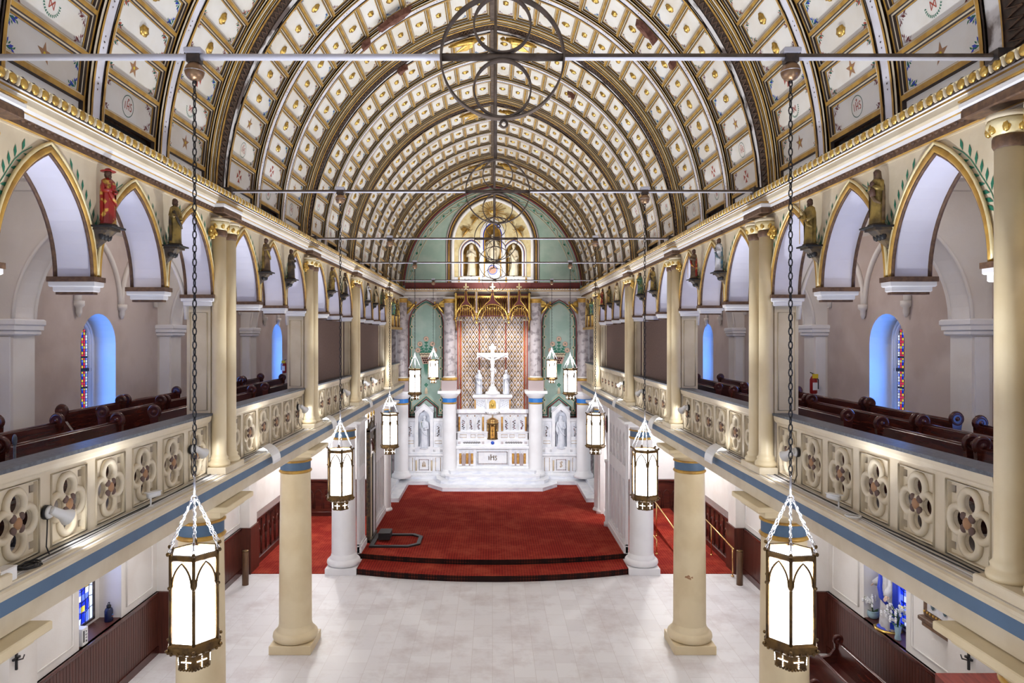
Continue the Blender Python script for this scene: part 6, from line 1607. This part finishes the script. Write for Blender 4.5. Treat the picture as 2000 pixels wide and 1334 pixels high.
# wall sconces far along the aisles
for s in (-1,1):
    t=thing('wall_sconce','small curled iron wall sconce in the %s aisle'%SIDE[s],'sconce',(s*6.85,19.4,Z(-3.95))); b=MB(); b.tube([(s*.02,0,0),(-s*.10,0,-.12),(-s*.22,0,-.10),(-s*.26,0,.0)],.012,'darksteel',6); b.lathe([(.01,0),(.035,.03),(.03,.05)],(-s*.26,0,0),10,'darksteel'); b.make('arm',t); b=MB(); b.box(s*.0,s*.03,-.04,.04,-.08,.08,'darksteel'); b.make('wall_plate',t)
# small dark crosses on the pilasters
for s in (-1,1):
    t=thing('wall_cross','small dark bracket cross on the white pilaster, %s aisle'%SIDE[s],'cross',(s*6.82,9.8,Z(-4.62)),'small dark wall crosses'); b=MB(); b.box(-s*.0,s*.03,-.012,.012,-.16,.16,'black'); b.box(-s*.0,s*.03,-.07,.07,-.01,.02,'black'); b.tube([(0,0,-.02),(-s*.08,0,.0),(-s*.10,0,.06)],.010,'darksteel',6); b.make('cross_body',t)
# framed relief on the right wall
t=thing('framed_relief','carved brown frame holding a small pale relief on the right aisle wall','framed relief',(7.10,10.75,Z(-4.45)))
b=MB(); b.box(-.05,.04,-.42,.42,-.10,.95,'brown',.02)
for k in range(11): b.ell((-.06,-.38+.076*k,-.02),.022,'ochre',6,4); b.ell((-.06,-.38+.076*k,.90),.022,'ochre',6,4)
b.box(-.12,.04,-.46,.46,-.18,-.10,'brown',.015); b.box(-.09,.04,-.40,.40,-.26,-.18,'woodpost',.015); b.make('frame',t)
b=MB(); b.box(-.065,-.05,-.30,.30,.02,.82,'robewhite'); 
for k,(u,v) in enumerate(((-.15,.3),(0,.38),(.14,.28))): b.ell((-.08,u,v),(.03,.06,.2),'skinpale' if k==1 else 'robeblue',8,6)
b.make('relief_panel',t)
# Mary statue on the sill of the right window bay with flowers
figure((7.32,12.60,Z(-5.385)),1.42,-PI/2-.25,'blue-mantled statue with open arms on the right aisle window sill','statue',robe='robewhite',mantle='royal',skin='skinpale',veil='royal',pose='open',name='mary_like_statue' if False else 'painted_statue')
t=thing('statue_plinth','low gilt-edged blue plinth under the blue-mantled statue','plinth',(7.30,12.60,Z(-5.40))); b=MB(); b.lathe([(.24,0.0),(.25,.02),(.22,.04)],seg=8,m='gold'); b.lathe([(.20,.03),(.17,.06),(.10,.075)],seg=16,m='royal'); b.make('plinth_body',t)
def plant(loc,pot,lab,h,n,vase=False):
    t=thing('potted_flowers' if not vase else 'flower_vase',lab,'flowers',loc); b=MB()
    if vase: b.lathe([(.05,0),(.055,.02),(.04,.10),(.06,.24)],seg=14,m='potblue')
    else: b.lathe([(.06,0),(.095,.03),(.11,.09),(.10,.14),(.105,.15),(.09,.15),(.085,.12)],seg=18,m=pot)
    b.make('vase' if vase else 'pot',t); rn=random.Random(len(lab)); b=MB(); f=MB(); top=.24 if vase else .14
    for k in range(n):
        a=rn.uniform(0,2*PI); r=rn.uniform(.06,.2); hh=h*rn.uniform(.55,1)
        tip=Vector((r*math.cos(a)-.06,r*math.sin(a),top+hh)); b.tube([(0,0,top-.03),(tip.x*.3,tip.y*.3,top+hh*.6),tuple(tip)],.005,'stem',5)
        for j in range(5 if not vase else 3):
            c=tip+Vector((rn.uniform(-.07,.07),rn.uniform(-.07,.07),rn.uniform(-.12,.02)))
            for q in range(5): f.ell((c.x,c.y+.02*math.cos(q*1.26),c.z+.02*math.sin(q*1.26)),(.012,.018,.018),'petal',6,4)
    for k in range(6):
        a=k*1.05; d=Vector((math.cos(a),math.sin(a),.5))*.13; w_=Vector((-math.sin(a),math.cos(a),0))*.025; c=Vector((0,0,top-.02))
        b.add([c,c+d*.5+w_,c+d,c+d*.5-w_],[(0,1,2,3)],'stem')
    b.make('stems_and_leaves',t); f.make('blossoms',t)
plant((7.30,13.10,Z(-5.395)),'potblue','white orchids in a pale blue pot, far side of the blue-mantled statue',.42,7)
plant((7.22,12.16,Z(-5.395)),'potblue','white flowers in a glass vase, near side of the blue-mantled statue',.38,14,True)
# things on the left sill
t=thing('water_bottle','dark blue water bottle standing on the left window sill','bottle',(-7.28,12.95,Z(-5.39))); b=MB(); b.lathe([(.07,0),(.075,.01),(.075,.20),(.06,.24),(.035,.26)],seg=20,m='bottleblue'); b.make('bottle_body',t); b=MB(); b.lathe([(.04,.255),(.04,.30),(.035,.305)],seg=16,m='black'); b.ring((0,0,.325),.028,.008,'black',axis='x',seg=14,k=6); b.make('cap',t); b=MB(); b.tube([(.076,-.03,.10),(.077,.03,.10)],.006,'redline',5); b.tube([(.076,-.025,.13),(.077,.025,.13)],.005,'bandblue',5); b.make('printed_mark',t)
t=thing('white_carton','small white carton with black lettering on the left window sill','carton',(-7.22,11.95,Z(-5.39))); b=MB(); b.box(-.09,.09,-.08,.08,0,.30,'plasticwhite',.004); b.make('carton_body',t)
b=MB()
def gl(pts,y0): b.tube([(.092,y0+u,v) for u,v in pts],.006,'black',4)
# letters R V C A run up the side
for k,L in enumerate(('R','V','C','A')):
    z0=.05+.055*k
    segs={'R':[[(-.02,0),(.02,0)],[(.02,0),(.02,.02),(0,.025),(0,0)],[(0,.012),(-.02,.028)]],'V':[[(.02,0),(-.02,.014),(.02,.028)]],'C':[[(.015,.028),(.02,.012),(.01,0),(-.01,0),(-.02,.012),(-.015,.028)]],'A':[[(-.02,0),(.02,.014),(-.02,.028)],[(-.005,.006),(-.005,.022)]]}[L]
    for sg in segs: b.tube([(.092,.03+u,z0+v) for u,v in sg],.0045,'black',4)
b.box(.088,.094,-.06,-.02,.06,.26,'blackgrey'); b.make('lettering',t)
# blue crate corner lower left
t=thing('blue_crate','blue plastic crate at the bottom left corner on the aisle floor','crate',(-6.55,9.0,0.85)) if False else None
# fire extinguishers in the galleries
for s,y,lab in ((1,14.42,'red fire extinguisher with a yellow tag on the right gallery pilaster'),(-1,22.6,'small fire extinguisher deep in the left gallery')):
    t=thing('fire_extinguisher',lab,'fire extinguisher',(s*(6.78 if s>0 else 6.9),y,Z(-1.20))); b=MB(); b.lathe([(.06,0),(.075,.02),(.075,.30),(.05,.36),(.025,.38)],seg=16,m='extred'); b.make('cylinder',t); b=MB(); b.lathe([(.025,.38),(.03,.42)],seg=10,m='black'); b.tube([(0,0,.42),(-s*.08,-.02,.45)],.010,'black',6); b.tube([(0,0,.40),(s*.09,-.02,.30),(s*.09,-.02,.10)],.012,'black',6); b.make('valve_and_hose',t)
    b=MB(); b.box(-.06,.06,-.085,-.078,.33,.42,'yellow'); b.make('tag',t); b=MB(); b.box(-.05,.05,-.082,-.075,.08,.24,'plasticwhite'); b.make('label_plate',t)
# slim stand in the left gallery
t=thing('gallery_pole','slim dark blue post with a rounded top behind the left rail','post',(-4.62,6.60,GZ)); b=MB(); b.lathe([(.04,0),(.04,.02),(.012,.04),(.012,.98)],seg=12,m='slate'); b.make('pole',t); b=MB(); b.ell((0,0,1.02),(.022,.022,.06),'slate',10,8); b.make('rounded_head',t)
# reddish cabinet with a rounded end at the lower right
t=thing('wooden_cabinet','red-brown wooden cabinet with a sloped top at the bottom right corner','cabinet',(6.25,8.6,0)); b=MB()
b.add([(-.35,-.45,0),(.60,-.45,0),(.60,.50,0),(-.35,.50,0),(-.35,-.45,2.05),(.60,-.45,2.05),(.60,.50,2.22),(-.35,.50,2.22)],[(0,1,2,3),(4,5,6,7),(0,1,5,4),(1,2,6,5),(2,3,7,6),(3,0,4,7)],'redwood'); b.make('cabinet_body',t)
b=MB(); b.plate([[(-.30,1.2),(.30,1.2)]+[(.30*math.cos(a),1.9+.26*math.sin(a)) for a in [PI*k/12 for k in range(13)]]],.12,'mahog',lambda u,v,w:(-.42+w,u,v)); b.ring((-.42,0,1.9),.28,.03,'mahog',axis='x',seg=24,k=6) ; b.make('rounded_end',t)
# chipped paint on the right column
b=MB()
for (a,z_,w_) in ((-1.95,1.60,.055),(-1.83,1.57,.03),(-1.70,1.60,.025)):
    pts=[]
    for k in range(9):
        q_=2*PI*k/9; r=w_*(1+.35*math.sin(q_*3+a)); aa=a+r*math.cos(q_)/.33; pts.append((.341*math.cos(aa),.341*math.sin(aa),z_+r*.7*math.sin(q_)))
    b.add(pts,[tuple(range(9))],'terra')
col=[o for o in bpy.data.objects if o.name.startswith('nave_column') and abs(o.location.x-4.27)<.01 and abs(o.location.y-14.8)<.01][0]
b.make('chipped_paint',col,label='brown chips in the cream paint')
